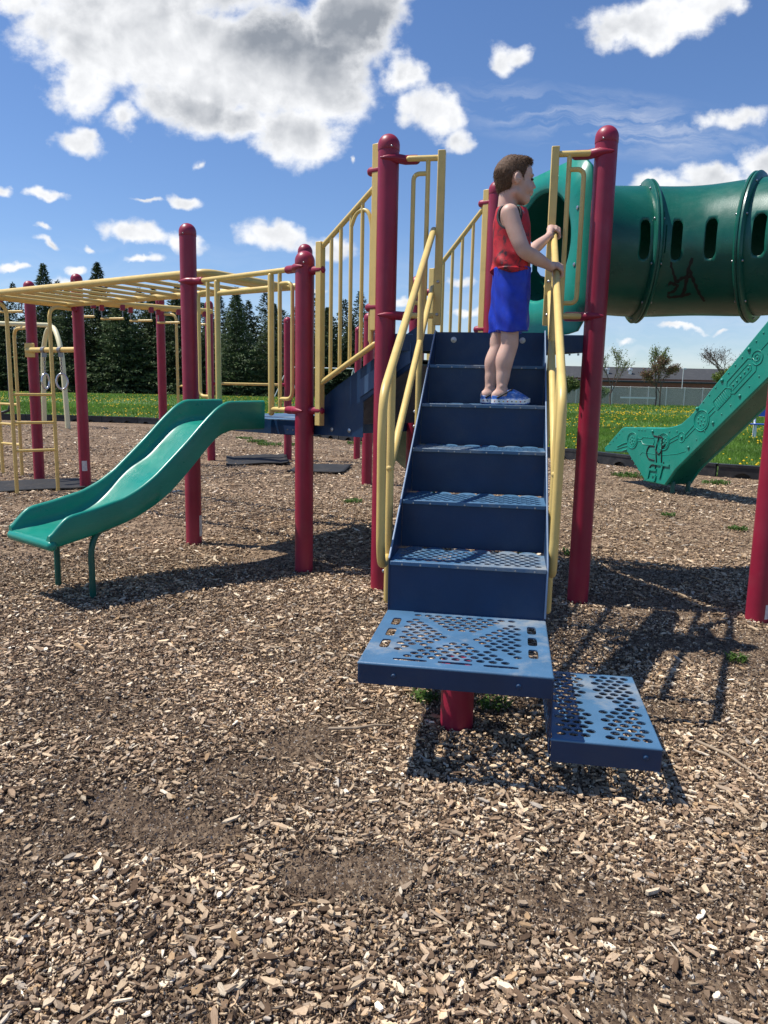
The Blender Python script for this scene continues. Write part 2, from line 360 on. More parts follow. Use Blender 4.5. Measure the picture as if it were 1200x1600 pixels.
def perf_plate(m, x0, x1, y0, y1, f, solid=lambda x, y: False, dx=0.0365, dy=0.0305, r=0.0112, slots=()):
    ny = max(1, round((y1 - y0) / dy)); dy = (y1 - y0) / ny
    nx = max(1, round((x1 - x0) / dx)); dx = (x1 - x0) / nx
    def quad(a, b, c, d): m.add([f(a, c), f(b, c), f(b, d), f(a, d)], [(0, 1, 2, 3)])
    for j in range(ny):
        ya, yb = y0 + j * dy, y0 + (j + 1) * dy
        off = dx / 2 if j % 2 else 0
        if off: quad(x0, x0 + off, ya, yb); quad(x1 - dx + off, x1, ya, yb)
        for i in range(nx - (1 if off else 0)):
            xa = x0 + off + i * dx; cx, cy = xa + dx / 2, (ya + yb) / 2
            if solid(cx, cy): quad(xa, xa + dx, ya, yb)
            else: perf_cell(m, xa, xa + dx, ya, yb, r * 1.12, r, f)
def quadm(m, f, a, b, c, d): m.add([f(a, c), f(b, c), f(b, d), f(a, d)], [(0, 1, 2, 3)])

# transfer platform (large, upper) -------------------------------------------------
WU = 0.622
def big_platform():
    m = MB(); f = lambda x, y: S(x, y, h0)
    X0, X1, Y0, Y1 = 0.0, WU, -0.60, 0.0
    cx, cy = (X0 + X1) / 2, (Y0 + Y1) / 2 + .02
    # side slots
    for xa, xb in ((X0 + .02, X0 + .085), (X1 - .085, X1 - .02)):
        quadm(m, f, xa, xb, -.60, -.47)
        for k in range(3):
            ya = -.47 + k * .13; perf_cell(m, xa, xb, ya, ya + .13, .017, .045, f, 24, 6)
        quadm(m, f, xa, xb, -.08, 0)
    quadm(m, f, X0, X0 + .02, Y0, Y1); quadm(m, f, X1 - .02, X1, Y0, Y1)
    xa, xb = X0 + .085, X1 - .085
    quadm(m, f, xa, xb, -.60, -.575)
    wS = (xb - xa) / 3
    for k in range(3): perf_cell(m, xa + k * wS, xa + (k + 1) * wS, -.575, -.53, wS / 2 - .018, .0095, f, 24, 6)
    def solid(x, y):
        p = abs(x - cx) / ((xb - xa) / 2); q = abs(y - cy) / .25
        return abs(p - q) < .105 or (p < .24 and q < .3)
    perf_plate(m, xa, xb, -.53, -.03, f, solid, .0400, .0315, .0139)
    quadm(m, f, xa, xb, -.03, 0)
    o = m.build('platform', BLUE_TOP, root, smooth=0, weld=True, solid=0.005, label='large worn blue perforated step plate at the foot of the stairs')
    k = MB(); hl = .07
    k.box(S(X0 + WU / 2, Y0 - .0035, h0 - hl / 2 - .004), WU / 2 + .003, .0035, hl / 2, (U, V, Z))
    k.box(S(X0 - .0035, -.3, h0 - hl / 2 - .004), .0035, .3, hl / 2, (U, V, Z))
    k.box(S(X1 + .0035, -.3, h0 - hl / 2 - .004), .0035, .3, hl / 2, (U, V, Z))
    k.build('skirt', BLUE, o, bevel=.0015)
    # rounded front nose
    e = MB(); e.tube([S(X0 - .002, Y0 - .001, h0 - .006), S(X1 + .002, Y0 - .001, h0 - .006)], .0065, 10); e.tube([S(X0 - .001, Y0, h0 - .006), S(X0 - .001, 0, h0 - .006)], .006, 10)
    e.tube([S(X1 + .001, Y0, h0 - .006), S(X1 + .001, 0, h0 - .006)], .006, 10)
    e.build('rolled_edge', BLUE_TOP, o, smooth=60)
    for u in (.115, .52):
        b = MB(); b.lathe([(.0085, 0), (.0085, .004), (.006, .0065), (.0, .007)], S(u, Y0 - .0072, h0 - .04), -V, 12, cap=False); b.build('bolt', BLUE, o)
    return o
big_platform()
def side_platform():
    hh = h0 - .206; f = lambda x, y: S(x, y, hh); X0, X1, Y0, Y1 = WU + .012, .968, -.60, .0
    m = MB(); cx, cy = (X0 + X1) / 2 + .01, -.30
    def solid(x, y):
        p = (x - cx) / .165; q = (y - cy) / .28
        return (abs(p + .05) < .36 and abs(q) < .17) or (abs(p + .12) < .10 and abs(q) > .15)
    quadm(m, f, X0, X0 + .012, Y0, Y1); quadm(m, f, X1 - .012, X1, Y0, Y1)
    perf_plate(m, X0 + .012, X1 - .012, Y0 + .025, Y1 - .015, f, solid, .0390, .0330, .0148)
    quadm(m, f, X0 + .012, X1 - .012, Y0, Y0 + .025); quadm(m, f, X0 + .012, X1 - .012, Y1 - .015, Y1)
    o = m.build('platform', BLUE_TOP, root, smooth=0, weld=True, solid=.005, label='low narrow perforated blue step plate beside the larger one')
    k = MB(); hl = .075
    k.box(S((X0 + X1) / 2, Y0 - .0035, hh - hl / 2 - .004), (X1 - X0) / 2 + .003, .0035, hl / 2, (U, V, Z))
    k.box(S(X1 + .0035, -.3, hh - hl / 2 - .004), .0035, .3, hl / 2, (U, V, Z))
    k.build('skirt', BLUE, o, bevel=.0015)
    e = MB(); e.tube([S(X0, Y0 - .001, hh - .006), S(X1 + .002, Y0 - .001, hh - .006)], .0065, 10); e.tube([S(X1 + .001, Y0, hh - .006), S(X1 + .001, 0, hh - .006)], .006, 10)
    e.build('rolled_edge', BLUE_TOP, o, smooth=60)
    b = MB(); b.lathe([(.0085, 0), (.0085, .004), (.006, .0065), (.0, .007)], S(.925, Y0 - .0072, hh - .035), -V, 12, cap=False); b.build('bolt', BLUE, o)
    # perforated upright panel joining the two plates
    g = MB(); ff = lambda x, y: S(WU + .009, x, y)
    perf_plate(g, -.59, -.01, hh - .07, h0 - .078, ff, lambda x, y: False, .036, .031, .011)
    g.build('upright_panel', BLUE, o, smooth=0, weld=True, solid=.004)
side_platform()

# ------------------------------------------------------------------ staircase
def staircase():
    st = MB()   # risers: one folded sheet part each is a mesh of its own
    base = None
    # side panels
    def outline(u):
        d = .012
        return [S(u, -.002, h0 - .07), S(u, -.002, h0 + rise + d), S(u, 4 * tread + .30, h0 + 5 * rise + d + .195), S(u, 5 * tread + .13, h0 + 6 * rise + .001), S(u, 5 * tread + .13, h0 + 5 * rise - .02), S(u, 5 * tread - .05, h0 + 4.2 * rise), S(u, .25, h0 - .07)]
    m = MB(); m.prism(outline(-.006), U * .006)
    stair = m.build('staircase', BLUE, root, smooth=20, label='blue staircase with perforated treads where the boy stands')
    m = MB(); m.prism(outline(WU), U * .006); m.build('side_panel', BLUE, stair, smooth=20)
    e = MB()
    for u in (-.003, WU + .003):
        pa, pb = S(u, -.004, h0 + rise + .012), S(u, 4 * tread + .30, h0 + 5 * rise + .207)
        e.tube([S(u, -.004, h0 + .01), pa, pb] if u > 0 else [pa, pb], .0042, 8)
    e.build('panel_edge_highlight', LIT_EDGE, stair, smooth=60)
    for k in range(6):
        m = MB(); v = k * tread if k else 0.0
        vv = max(k - 0, 0) * tread
        # riser k rises from level k to k+1; the first one stands on the platform's back edge
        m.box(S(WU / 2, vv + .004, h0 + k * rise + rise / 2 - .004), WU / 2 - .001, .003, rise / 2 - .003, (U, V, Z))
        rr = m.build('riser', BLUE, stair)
        if k == 5:
            studs('bolt', [(.017, 0), (.017, .003), (.009, .004), (.008, .008), (.0, .009)], [(S(u, vv, h0 + 5 * rise + .155), -V) for u in (.105, .50)], STEEL, rr, 16)
    for k in range(1, 6):
        v0 = (k - 1) * tread; hh = h0 + k * rise
        m = MB(); f = lambda x, y, v0=v0, hh=hh: S(x, v0 + y, hh)
        quadm(m, f, .001, WU - .001, -.004, .022)
        quadm(m, f, .001, .012, .022, .252); quadm(m, f, WU - .012, WU - .001, .022, .252)
        def solid(x, y):
            g = (x - .012) % ((WU - .024) / 3); return False
        perf_plate(m, .012, WU - .012, .022, .252, f, solid, .0400, .0290, .0134)
        # scalloped back edge: three groups of two lobes
        for gI in range(3):
            for j in range(2):
                cxx = .03 + gI * .2 + .04 + j * .085
                vs = [f(cxx + .041 * math.cos(a), .252 + .036 * math.sin(a)) + Z * (.004 * math.sin(a)) for a in np.linspace(0, math.pi, 11)]
                m.add(vs, [tuple(range(11))])
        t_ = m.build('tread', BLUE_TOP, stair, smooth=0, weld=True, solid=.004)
        n = MB()
        n.box(S(WU / 2, v0 - .0065, hh - .0075), WU / 2 - .0015, .0035, .0085, (U, V, Z))
        n.build('nosing', BLUE_TOP, t_, bevel=.002)
        studs('rivet', [(.004, 0), (.0035, .002), (0, .0025)], [(S(.05 + j * .075, v0 - .0098, hh - .011), -V) for j in range(8)], STEEL, t_, 7)
staircase()

# handrails beside the stairs
def handrail(u, outer):
    m = MB(); so = -1 if outer < 0 else 1
    r = .0185
    front_v = .055
    path = [S(u, 1.735, 2.245), S(u, front_v + .02, 1.285), S(u, front_v - .01, 1.14), S(u, front_v + .01, .66), S(u, .10, .565), S(u, .26, .565)]
    path = fillet(path[:2] + path[2:], .07, 7)
    m.tube([S(u - so * .02, 1.765, 2.245)] + path, r, 16)
    o = m.build('handrail', YELLOW, root, smooth=60)
    m = MB(); m.tube([S(u - so * .02, 1.80, 1.925), S(u, 1.77, 1.915), S(u, .27, .96)], r * .92, 14); m.build('lower_rail', YELLOW, o, smooth=60)
    m = MB(); m.tube([S(u, .275, .37), S(u, .275, 1.395)], r * .92, 14); m.build('rail_support', YELLOW, o, smooth=60)
    m = MB(); m.tube([S(u + so * -.0, 1.21, 1.03), S(u, 1.21, 1.93)], r * .92, 14); m.build('rail_support', YELLOW, o, smooth=60)
    BP = [(.009, 0), (.008, .004), (.004, .007), (0, .008)]
    studs('bolt', BP, [(S(u - .019, .275, w_), -U) for w_ in (.70, .50)] + [(S(u - .019, 1.21, w_), -U) for w_ in (1.10, 1.18)], STEEL, o)
    return o
hl = handrail(-.052, -1); hr = handrail(.648, 1)
tp = MB(); a_, b_ = S(.648, 1.36, 1.27 + .575 * 1.30), S(.648, 1.25, 1.27 + .575 * 1.19); tp.tube([a_, b_], .0195, 16, cap='flat'); tp.build('worn_patch', TAPE, hr, smooth=60)

# guard panels either side of the stair head
def guard(sgn):
    c = WU / 2
    def g(x, w_, off=0): return S(c + sgn * x, 1.72 + off, w_)
    m = MB(); m.bar(g(.325, 1.69), g(.325, 2.685), .0225, .0225, side=U)
    o = m.build('guard_panel', YELLOW, root, bevel=.004)
    m = MB(); m.tube([g(.34, 2.645), g(.52, 2.645)], .017, 12); m.build('top_rail', YELLOW, o, smooth=60)
    m = MB(); m.tube([g(.34, 1.745), g(.52, 1.745)], .017, 12); m.build('bottom_rail', YELLOW, o, smooth=60)
    m = MB(); m.tube([g(.405, 2.64), g(.405, 1.75)], .014, 12); m.build('baluster', YELLOW, o, smooth=60)
    m = MB(); m.tube(fillet([g(.405, 2.56), g(.49, 2.56), g(.49, 1.82), g(.405, 1.82)], .06), .0135, 12); m.build('loop_bar', YELLOW, o, smooth=60)
    studs('bolt', [(.010, 0), (.009, .004), (.004, .007), (0, .008)], [(g(.325, 1.75, -.023), -V), (g(.325, 1.94, -.023), -V)], STEEL, o)
guard(-1); guard(1)
for P_, s_ in ((A1, 1), (A2, -1)):
    for w_ in (2.645, 1.745): clamp(P_, U * s_, w_, -V)

# ------------------------------------------------------------------ sloped barriers beside the short inner stair
def sloped(Pa, Pb, wb, flip, lowpost, name='sloped_barrier'):
    f, d = frame(Pa, Pb - Pa); f2 = lambda x, w_: f(x, w_)
    m = MB(); m.bar(f(.14, wb), f(.14, 2.235), .0235, .0235, side=d); o = m.build(name, YELLOW, root, bevel=.004)
    m = MB(); m.bar(f(.60, 1.66), f(.60, 2.75), .0235, .0235, side=d); m.build('end_post', YELLOW, o, bevel=.004)
    m = MB(); m.tube([f(.15, 2.20), f(.60, 2.52 if not flip else 2.655)], .017, 12); m.build('top_rail', YELLOW, o, smooth=60)
    m = MB(); m.tube([f(.15, 1.33), f(.60, 1.575)], .018, 12); m.build('bottom_rail', YELLOW, o, smooth=60)
    for x in (.235, .315, .40, .49, .575):
        t = (x - .15) / .45; tw = 2.20 + t * ((2.52 if not flip else 2.655) - 2.20); m = MB()
        m.tube([f(x, 1.33 + t * .245 - .01), f(x, tw)], .0125, 10); m.build('baluster', YELLOW, o, smooth=60)
    if not flip:
        m = MB(); m.tube(fillet([f(.40, 2.30), f(.44, 2.385), f(.53, 2.39), f(.565, 2.30), f(.565, 1.60)], .05), .0125, 10); m.build('loop_bar', YELLOW, o, smooth=60)
    return d
dq = sloped(Q, A1, 1.05, False, True); sloped(Mp, K, 1.05, True, True)
for P_, w_ in ((Q, 2.06), (Q, 1.15), (Mp, 2.06), (Mp, 1.15)): clamp(P_, dq, w_, None, .15)
for P_, w_ in ((A1, 2.60), (A1, 1.8), (K, 2.66), (K, 1.76)): clamp(P_, -dq, w_, None, .13)

# inner stair between the two decks
def inner_stair():
    eb = (K - A1).normalized(); dd = (A1 - Q).normalized(); wdt = (K - A1).length
    def side(o0):
        pts = [(.12, 1.245), (.20, 1.30), (.90, 1.70), (.90, 1.50), (.80, 1.42), (.44, 1.215), (.22, 1.09), (.05, 1.055), (.05, 1.09)]
        m = MB(); m.prism([o0 + dd * x + Z * w_ for x, w_ in pts], eb * .006); return m
    o = side(Q + eb * .075).build('inner_staircase', BLUE, root, smooth=20, label='short dark blue stair joining the lower and upper decks')
    side(Q + eb * (wdt - .08)).build('side_panel', BLUE, o, smooth=20)
    for k in range(3):
        m = MB(); c = Q + eb * wdt / 2
        m.box(c + dd * (.10 + k * .24 + .12) + Z * (1.045 + (k + 1) * .15 - .01), .125, wdt / 2 - .085, .004, (dd, eb, Z)); m.build('tread', BLUE, o)
        m = MB(); m.box(c + dd * (.10 + k * .24) + Z * (1.045 + k * .15 + .07), .003, wdt / 2 - .085, .07, (dd, eb, Z)); m.build('riser', BLUE, o)
    # paler blue rectangle on the outside of the side panel
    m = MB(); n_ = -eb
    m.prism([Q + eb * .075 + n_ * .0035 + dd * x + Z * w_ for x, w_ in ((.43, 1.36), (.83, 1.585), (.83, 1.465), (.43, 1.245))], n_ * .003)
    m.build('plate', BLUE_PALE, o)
    # skirt under the stair, with two bolts
    m = MB(); m.prism([Q + eb * .07 + dd * x + Z * w_ for x, w_ in ((-.02, 1.10), (.46, 1.22), (.46, .985), (-.02, .985))], eb * .004)
    m.build('skirt', BLUE, o, smooth=0)
    studs('bolt', [(.014, 0), (.014, .003), (.006, .005), (0, .006)], [(Q + eb * .068 + dd * x + Z * 1.025, -eb) for x in (.19, .345)], STEEL, o, 12)
    # under-stair closing panels keep the underside dark, as folded sheet
    m = MB(); c = Q + eb * wdt / 2
    m.prism([Q + eb * .08 + dd * x + Z * w_ for x, w_ in ((.16, 1.06), (.86, 1.46), (.86, 1.45), (.16, 1.05))], eb * (wdt - .165)); m.build('soffit', BLUE, o)
inner_stair()

# ------------------------------------------------------------------ decks
def deck_poly(name, pts, top, th, label):
    m = MB(); P_ = [Vector((p.x, p.y, top)) for p in pts]; m.prism(P_, Z * -.006)
    o = m.build(name, BLUE_TOP, root, label=label)
    n = len(pts); m = MB()
    for i in range(n):
        a, b = P_[i], P_[(i + 1) % n]; d = (b - a).normalized(); nn = Vector((d.y, -d.x, 0)); m.bar(a - Z * (th / 2 + .0065) - nn * .006, b - Z * (th / 2 + .0065) - nn * .006, .005, th / 2, side=nn)
    m.build('skirt', BLUE, o)
    return o
ctr = (A1 + A2 + K) / 3
up_deck = deck_poly('upper_deck', [A1 + (ctr - A1) * .06 - V * .03, A2 + (ctr - A2) * .06 - V * .03, K + (ctr - K) * .07], h0 + 6 * rise - .004, .095, 'triangular dark blue upper deck under the tunnel mouth')
studs('bolt', [(.006, 0), (.006, .012), (0, .012)], [(S(.68 + k * .05, 1.71, h0 + 6 * rise - .112), -Z) for k in range(4)], STEEL, up_deck)
cq = (Q + L + Mp + Qp) / 4
def ins(p, k=.055): return p + (cq - p) * k
lo_deck = deck_poly('lower_deck', [ins(L), ins(Q), ins(Mp), ins(Qp)], 1.075, .10, 'square blue lower deck behind the open green slide')
fq, dl = frame(L, Q - L); nl = Vector((dl.y, -dl.x, 0))
m = MB(); m.prism([ins(L) + dl * (x - .05) + nl * .004 + Z * w_ for x, w_ in ((1.045, 1.035), (1.20, 1.035), (1.20, .975), (1.065, .975))], nl * .004)
m.build('bracket', BLUE_PALE, lo_deck)
studs('bolt', [(.006, 0), (.005, .003), (0, .004)], [(ins(L) + dl * (x - .05) + nl * .008 + Z * 1.008, nl) for x in (1.09, 1.145)], STEEL, lo_deck)

# guard rail above the open slide
def slide_guard():
    f = lambda x, w_: L + dl * x + Z * w_ + nl * .0
    m = MB(); m.tube([f(.10, 2.085), f(1.17, 2.085)], .018, 12); o = m.build('slide_guard', YELLOW, root, smooth=60)
    for x, w0, w1, r in ((.235, 1.08, 2.08, .0145), (.345, 1.08, 2.06, .022), (.935, 1.12, 2.06, .022), (1.025, 1.14, 2.08, .0145)):
        m = MB(); m.tube([f(x, w0), f(x, w1)], r, 12); m.build('baluster', YELLOW, o, smooth=60)
    m = MB(); m.tube([f(.36, 1.98), f(.92, 1.98)], .016, 12); m.build('lower_rail', YELLOW, o, smooth=60)
    m = MB(); m.tube(fillet([f(1.03, 2.0), f(1.15, 2.0), f(1.15, 1.22), f(1.03, 1.22)], .07), .0135, 12); m.build('loop_bar', YELLOW, o, smooth=60)
    m = MB(); m.tube(fillet([f(.225, 2.0), f(.12, 2.0), f(.12, 1.22), f(.225, 1.22)], .07), .0135, 12); m.build('loop_bar', YELLOW, o, smooth=60)
    m = MB(); m.tube([f(.93, 1.145), f(1.17, 1.145)], .018, 12); m.build('bottom_rail', YELLOW, o, smooth=60)
slide_guard()
for P_, d_ in ((L, dl), (Q, -dl)):
    for w_ in (2.085, 1.145): clamp(P_, d_, w_, nl, .16)

# ------------------------------------------------------------------ open slide
def interp(tab, s):
    return float(np.interp(s, [t[0] for t in tab], [t[1] for t in tab]))
def smooth_tab(tab, s, k=.05): return sum(interp(tab, s + k * q) for q in (-1, -.5, 0, .5, 1)) / 5
def open_slide(o0, out, acr, label, width=.50, mt=GREEN, legs=True):
    out = Vector(out).normalized(); acr = Vector(acr).normalized()
    bed = [(0, 1.055), (.30, 1.05), (.40, 1.03), (.48, .985), (.60, .875), (.70, .79), (.78, .755), (.86, .70), (1.0, .57), (1.1, .505), (1.25, .455), (1.45, .425), (1.62, .40)]
    topw = [(0, 1.205), (.33, 1.2), (.42, 1.155), (.53, 1.065), (.66, .945), (.79, .835), (.91, .735), (1.02, .665), (1.14, .612), (1.35, .565), (1.50, .54), (1.55, .50), (1.615, .43)]
    bot = [(0, 1.0), (.29, 1.0), (.40, .965), (.48, .90), (.665, .725), (.79, .615), (.91, .54), (1.03, .485), (1.14, .448), (1.355, .40), (1.55, .365), (1.62, .36)]
    ss = list(np.concatenate([np.linspace(0, 1.5, 46), np.linspace(1.52, 1.615, 6)]))
    m = MB(); W2 = width / 2; vs = []; nsec = 0
    for s in ss:
        b = smooth_tab(bed, s); t = smooth_tab(topw, s, .025); q = smooth_tab(bot, s, .03); q = min(q, b - .02)
        t = max(t, b + .012)
        h = t - b; r = min(.05, h * .45)
        sec = [(-W2, q + .012), (-W2 - .004, (q + t) / 2), (-W2 - .006, t - .022), (-W2 - .002, t - .006), (-W2 + .009, t), (-W2 + .021, t - .003), (-W2 + .030, t - .016),
               (-W2 + .034, b + r), (-W2 + .034 + r * .12, b + r * .55), (-W2 + .034 + r * .4, b + r * .2), (-W2 + .034 + r, b), (-W2 * .4, b - .004), (0, b - .006)]
        sec = sec + [(-x, z) for x, z in reversed(sec[:-1])]
        sec += [(W2 - .014, q), (0, q), (-W2 + .014, q)]
        nsec = len(sec)
        vs += [o0 + out * s + acr * x + Z * z for x, z in sec]
    fs = [(i * nsec + k, i * nsec + (k + 1) % nsec, (i + 1) * nsec + (k + 1) % nsec, (i + 1) * nsec + k) for i in range(len(ss) - 1) for k in range(nsec)]
    fs += [tuple(range(nsec - 1, -1, -1)), tuple((len(ss) - 1) * nsec + k for k in range(nsec))]
    m.add(vs, fs)
    o = m.build('slide', mt, root, smooth=50, label=label)
    m = MB(); c = o0 + out * 1.6 + Z * .378; m.tube([c - acr * (W2 - .01), c + acr * (W2 - .01)], .031, 14); m.build('exit_lip', mt, o, smooth=60)
    if legs:
        for x in (-.21, .21):
            m = MB(); s0 = 1.345
            m.tube(fillet([o0 + out * (s0 - .13) + acr * x * .9 + Z * .43, o0 + out * (s0 - .04) + acr * x + Z * .415, o0 + out * s0 + acr * x + Z * .32, o0 + out * s0 + acr * x - Z * .1], .07), .019, 12)
            m.build('leg', GREEN_M, o, smooth=60)
    return o
sl1 = open_slide(L + dl * .61, nl, dl, 'open green wave slide leaning down to the left from the lower deck')
e2 = (Mp - Q).normalized()
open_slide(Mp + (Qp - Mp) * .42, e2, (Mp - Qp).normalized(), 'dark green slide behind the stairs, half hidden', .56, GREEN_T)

# ------------------------------------------------------------------ tunnel
UPC = Z
pc = (A2 + K) / 2; wc = 2.245
tdir = Vector((math.cos(R(20.5)), math.sin(R(20.5)), 0))
C0 = Vector((pc.x, pc.y, wc))
ctl = [C0 + tdir * 0.0, C0 + tdir * .30, Vector((1.70, 5.27, 2.245)), Vector((2.03, 5.17, 2.24)), Vector((2.34, 4.98, 2.235)), Vector((2.62, 4.72, 2.23)), Vector((2.95, 4.40, 2.22))]
def catmull(P_, n=16):
    out = []; P_ = [P_[0] * 2 - P_[1]] + P_ + [P_[-1] * 2 - P_[-2]]
    for i in range(1, len(P_) - 2):
        for k in range(n):
            t = k / n; a, b, c, d = P_[i - 1:i + 3]
            out.append(.5 * ((2 * b) + (c - a) * t + (2 * a - 5 * b + 4 * c - d) * t * t + (3 * b - a - 3 * c + d) * t ** 3))
    return out + [P_[-2]]
tc_ = catmull(ctl); tl = [0.0]
for i in range(1, len(tc_)): tl.append(tl[-1] + (tc_[i] - tc_[i - 1]).length)
def tpos(s, th, r):
    """point on the tunnel wall: s along, th angle (0 = camera side, up = +90 deg)"""
    s = min(max(s, 0), tl[-1] - 1e-4); i = int(np.searchsorted(tl, s, side='right')) - 1; i = min(max(i, 0), len(tc_) - 2)
    t = (s - tl[i]) / (tl[i + 1] - tl[i]); p = tc_[i].lerp(tc_[i + 1], t)
    a = tc_[max(i - 1, 0)]; b = tc_[min(i + 2, len(tc_) - 1)]; tt = (b - a).normalized()
    side = Vector((tt.y, -tt.x, 0)).normalized()
    return p + side * math.cos(th) * r + Z * math.sin(th) * r
def s_near(x, y):
    d = [(p.x - x) ** 2 + (p.y - y) ** 2 for p in tc_]; return tl[int(np.argmin(d))]
sF1, sF2 = s_near(1.70, 5.27), s_near(2.34, 4.98)
RT = .405
def tunnel():
    def seg(s0, s1, slots, parent, name):
        ns = max(8, int((s1 - s0) / .0145)); nt = 120
        hx, hy, rad = .045, .118, .040
        def sdf(x, y):
            qx, qy = abs(x) - (hx - rad), abs(y) - (hy - rad)
            return math.hypot(max(qx, 0), max(qy, 0)) + min(max(qx, qy), 0) - rad
        pts = {}; ins_ = {}
        for i in range(ns + 1):
            for j in range(nt):
                s = s0 + (s1 - s0) * i / ns; th = 2 * math.pi * j / nt; ins_[i, j] = None; p = (s, th)
                for cs, cth in slots:
                    dth = (th - cth + math.pi) % (2 * math.pi) - math.pi; x, y = s - cs, dth * RT
                    d = sdf(x, y)
                    if d < .013 and abs(x) < .09 and abs(y) < .16:
                        e = 1e-4; gx, gy = (sdf(x + e, y) - sdf(x - e, y)) / 2 / e, (sdf(x, y + e) - sdf(x, y - e)) / 2 / e
                        if d > -.013: x -= gx * d; y -= gy * d; p = (cs + x, cth + y / RT); ins_[i, j] = 0
                        elif d < 0: ins_[i, j] = -1
                pts[i, j] = p
        vs = []; idx = {}
        for kk, (s, th) in pts.items():
            idx[kk] = len(vs); taper = 1 + .012 * math.cos((s - s0) / (s1 - s0) * 2 * math.pi)
            vs.append(tpos(s, th, RT * taper))
        fs = []
        for i in range(ns):
            for j in range(nt):
                ks = [(i, j), (i + 1, j), (i + 1, (j + 1) % nt), (i, (j + 1) % nt)]
                st = [ins_[q] for q in ks]
                if any(x == -1 for x in st): continue
                if all(x == 0 for x in st):
                    c = [sum(pts[q][0] for q in ks) / 4, ks]
                    near = False
                    for cs, cth in slots:
                        dth = (2 * math.pi * (j + .5) / nt - cth + math.pi) % (2 * math.pi) - math.pi
                        ss_ = s0 + (s1 - s0) * (i + .5) / ns
                        if sdf(ss_ - cs, dth * RT) < 0: near = True
                    if near: continue
                fs.append(tuple(idx[q] for q in ks))
        m = MB(); m.add(vs, fs)
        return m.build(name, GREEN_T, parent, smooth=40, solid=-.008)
    mid = 0.02
    L1 = sF2 - sF1
    o = seg(.02, sF1, [(sF1 - .16, mid), (.14, math.pi), (.26, mid + math.pi), (sF1 - .12, math.pi + mid)], root, 'tunnel')
    o['label'] = 'dark green plastic crawl tunnel with slot windows and black graffiti'
    seg(sF1, sF2, [(sF1 + .235, mid), (sF1 + .495, mid)], o, 'tunnel_section')
    seg(sF2, tl[-1] - .01, [(sF2 + .14, mid), (sF2 + .38, mid), (sF2 + .14, math.pi)], o, 'tunnel_section')
    for sf in (sF1, sF2):
        m = MB(); n = 64
        prof = [(-.030, RT), (-.024, .452), (-.014, .462), (-.004, .46), (-.003, .452), (.003, .452), (.004, .46), (.014, .462), (.024, .452), (.030, RT)]
        vs = [tpos(sf, 2 * math.pi * k / n, r) + (tpos(sf + .02, 0, 0) - tpos(sf - .02, 0, 0)).normalized() * ds for ds, r in prof for k in range(n)]
        fs = [(i * n + k, i * n + (k + 1) % n, (i + 1) * n + (k + 1) % n, (i + 1) * n + k) for i in range(len(prof) - 1) for k in range(n)]
        m.add(vs, fs); fl = m.build('flange', GREEN_T, o, smooth=40)
        ax = (tpos(sf + .02, 0, 0) - tpos(sf - .02, 0, 0)).normalized()
        studs('bolt', [(.0075, 0), (.0075, .005), (.004, .008), (0, .008)], [(tpos(sf, 2 * math.pi * (k + .5) / 10, .435) + ax * sg * .027, ax * sg) for k in range(10) for sg in (-1, 1)], STEEL, fl)
    # graffiti strokes drawn on the lower camera side
    def strokes(S_, wd=.012):
        m = MB()
        for st in S_:
            P_ = []
            for i in range(len(st) - 1):
                for t in np.linspace(0, 1, 7)[:-1] if i < len(st) - 2 else np.linspace(0, 1, 7):
                    a, b = st[i], st[i + 1]; P_.append((a[0] + (b[0] - a[0]) * t, a[1] + (b[1] - a[1]) * t))
            vs = []
            for i, (x, y) in enumerate(P_):
                a = P_[max(i - 1, 0)]; b = P_[min(i + 1, len(P_) - 1)]; dx, dy = b[0] - a[0], b[1] - a[1]; l = math.hypot(dx, dy) or 1
                ww = wd * (.7 + .5 * math.sin(i * .9) ** 2) / 2
                for sg in (-1, 1):
                    xx, yy_ = x - dy / l * ww * sg, y + dx / l * ww * sg
                    vs.append(tpos(sF1 + xx, yy_ / RT, RT * 1.012 + .0025))
            m.add(vs, [(2 * i, 2 * i + 1, 2 * i + 3, 2 * i + 2) for i in range(len(P_) - 1)])
        return m
    g = strokes([[(.20, -.12), (.235, -.19), (.26, -.25)], [(.36, -.10), (.335, -.18), (.32, -.30), (.30, -.36)],
                 [(.345, -.17), (.38, -.24), (.42, -.32), (.46, -.40)], [(.26, -.25), (.30, -.22), (.36, -.21)],
                 [(.13, -.22), (.10, -.26), (.12, -.31), (.19, -.33), (.25, -.31), (.27, -.27), (.22, -.25), (.17, -.28)], [(.15, -.33), (.22, -.36), (.30, -.35), (.36, -.33)]], .022)
    g.build('graffiti', PAINT_K, o, smooth=60)
    # entry panel between two posts
    f, d = frame(A2, K - A2); Lk = (K - A2).length
    n = 48; cx, cw, ro = Lk / 2, 2.235, .345
    outer = []
    X0, X1, W0, W1 = .085, Lk - .085, 1.66, 2.695
    for k in range(n):
        a = 2 * math.pi * (k + .5) / n; c, s_ = math.cos(a), math.sin(a)
        pw = 6.5 if s_ > 0 else 10
        q = ((abs(c) ** pw) + (abs(s_) ** pw)) ** (-1 / pw)
        hw = W1 - cw if s_ > 0 else cw - W0
        outer.append((cx + c * q * (X1 - X0) / 2, cw + s_ * q * hw))
    inner = [(cx + ro * math.cos(2 * math.pi * (k + .5) / n), cw + ro * 1.0 * math.sin(2 * math.pi * (k + .5) / n)) for k in range(n)]
    mid_ = [(cx + (ro + .022) * math.cos(2 * math.pi * (k + .5) / n), cw + (ro + .022) * math.sin(2 * math.pi * (k + .5) / n)) for k in range(n)]
    m = MB(); vs = [f(x, z, 0) for x, z in outer] + [f(x, z, .0) for x, z in mid_] + [f(x, z, .012) for x, z in inner] 
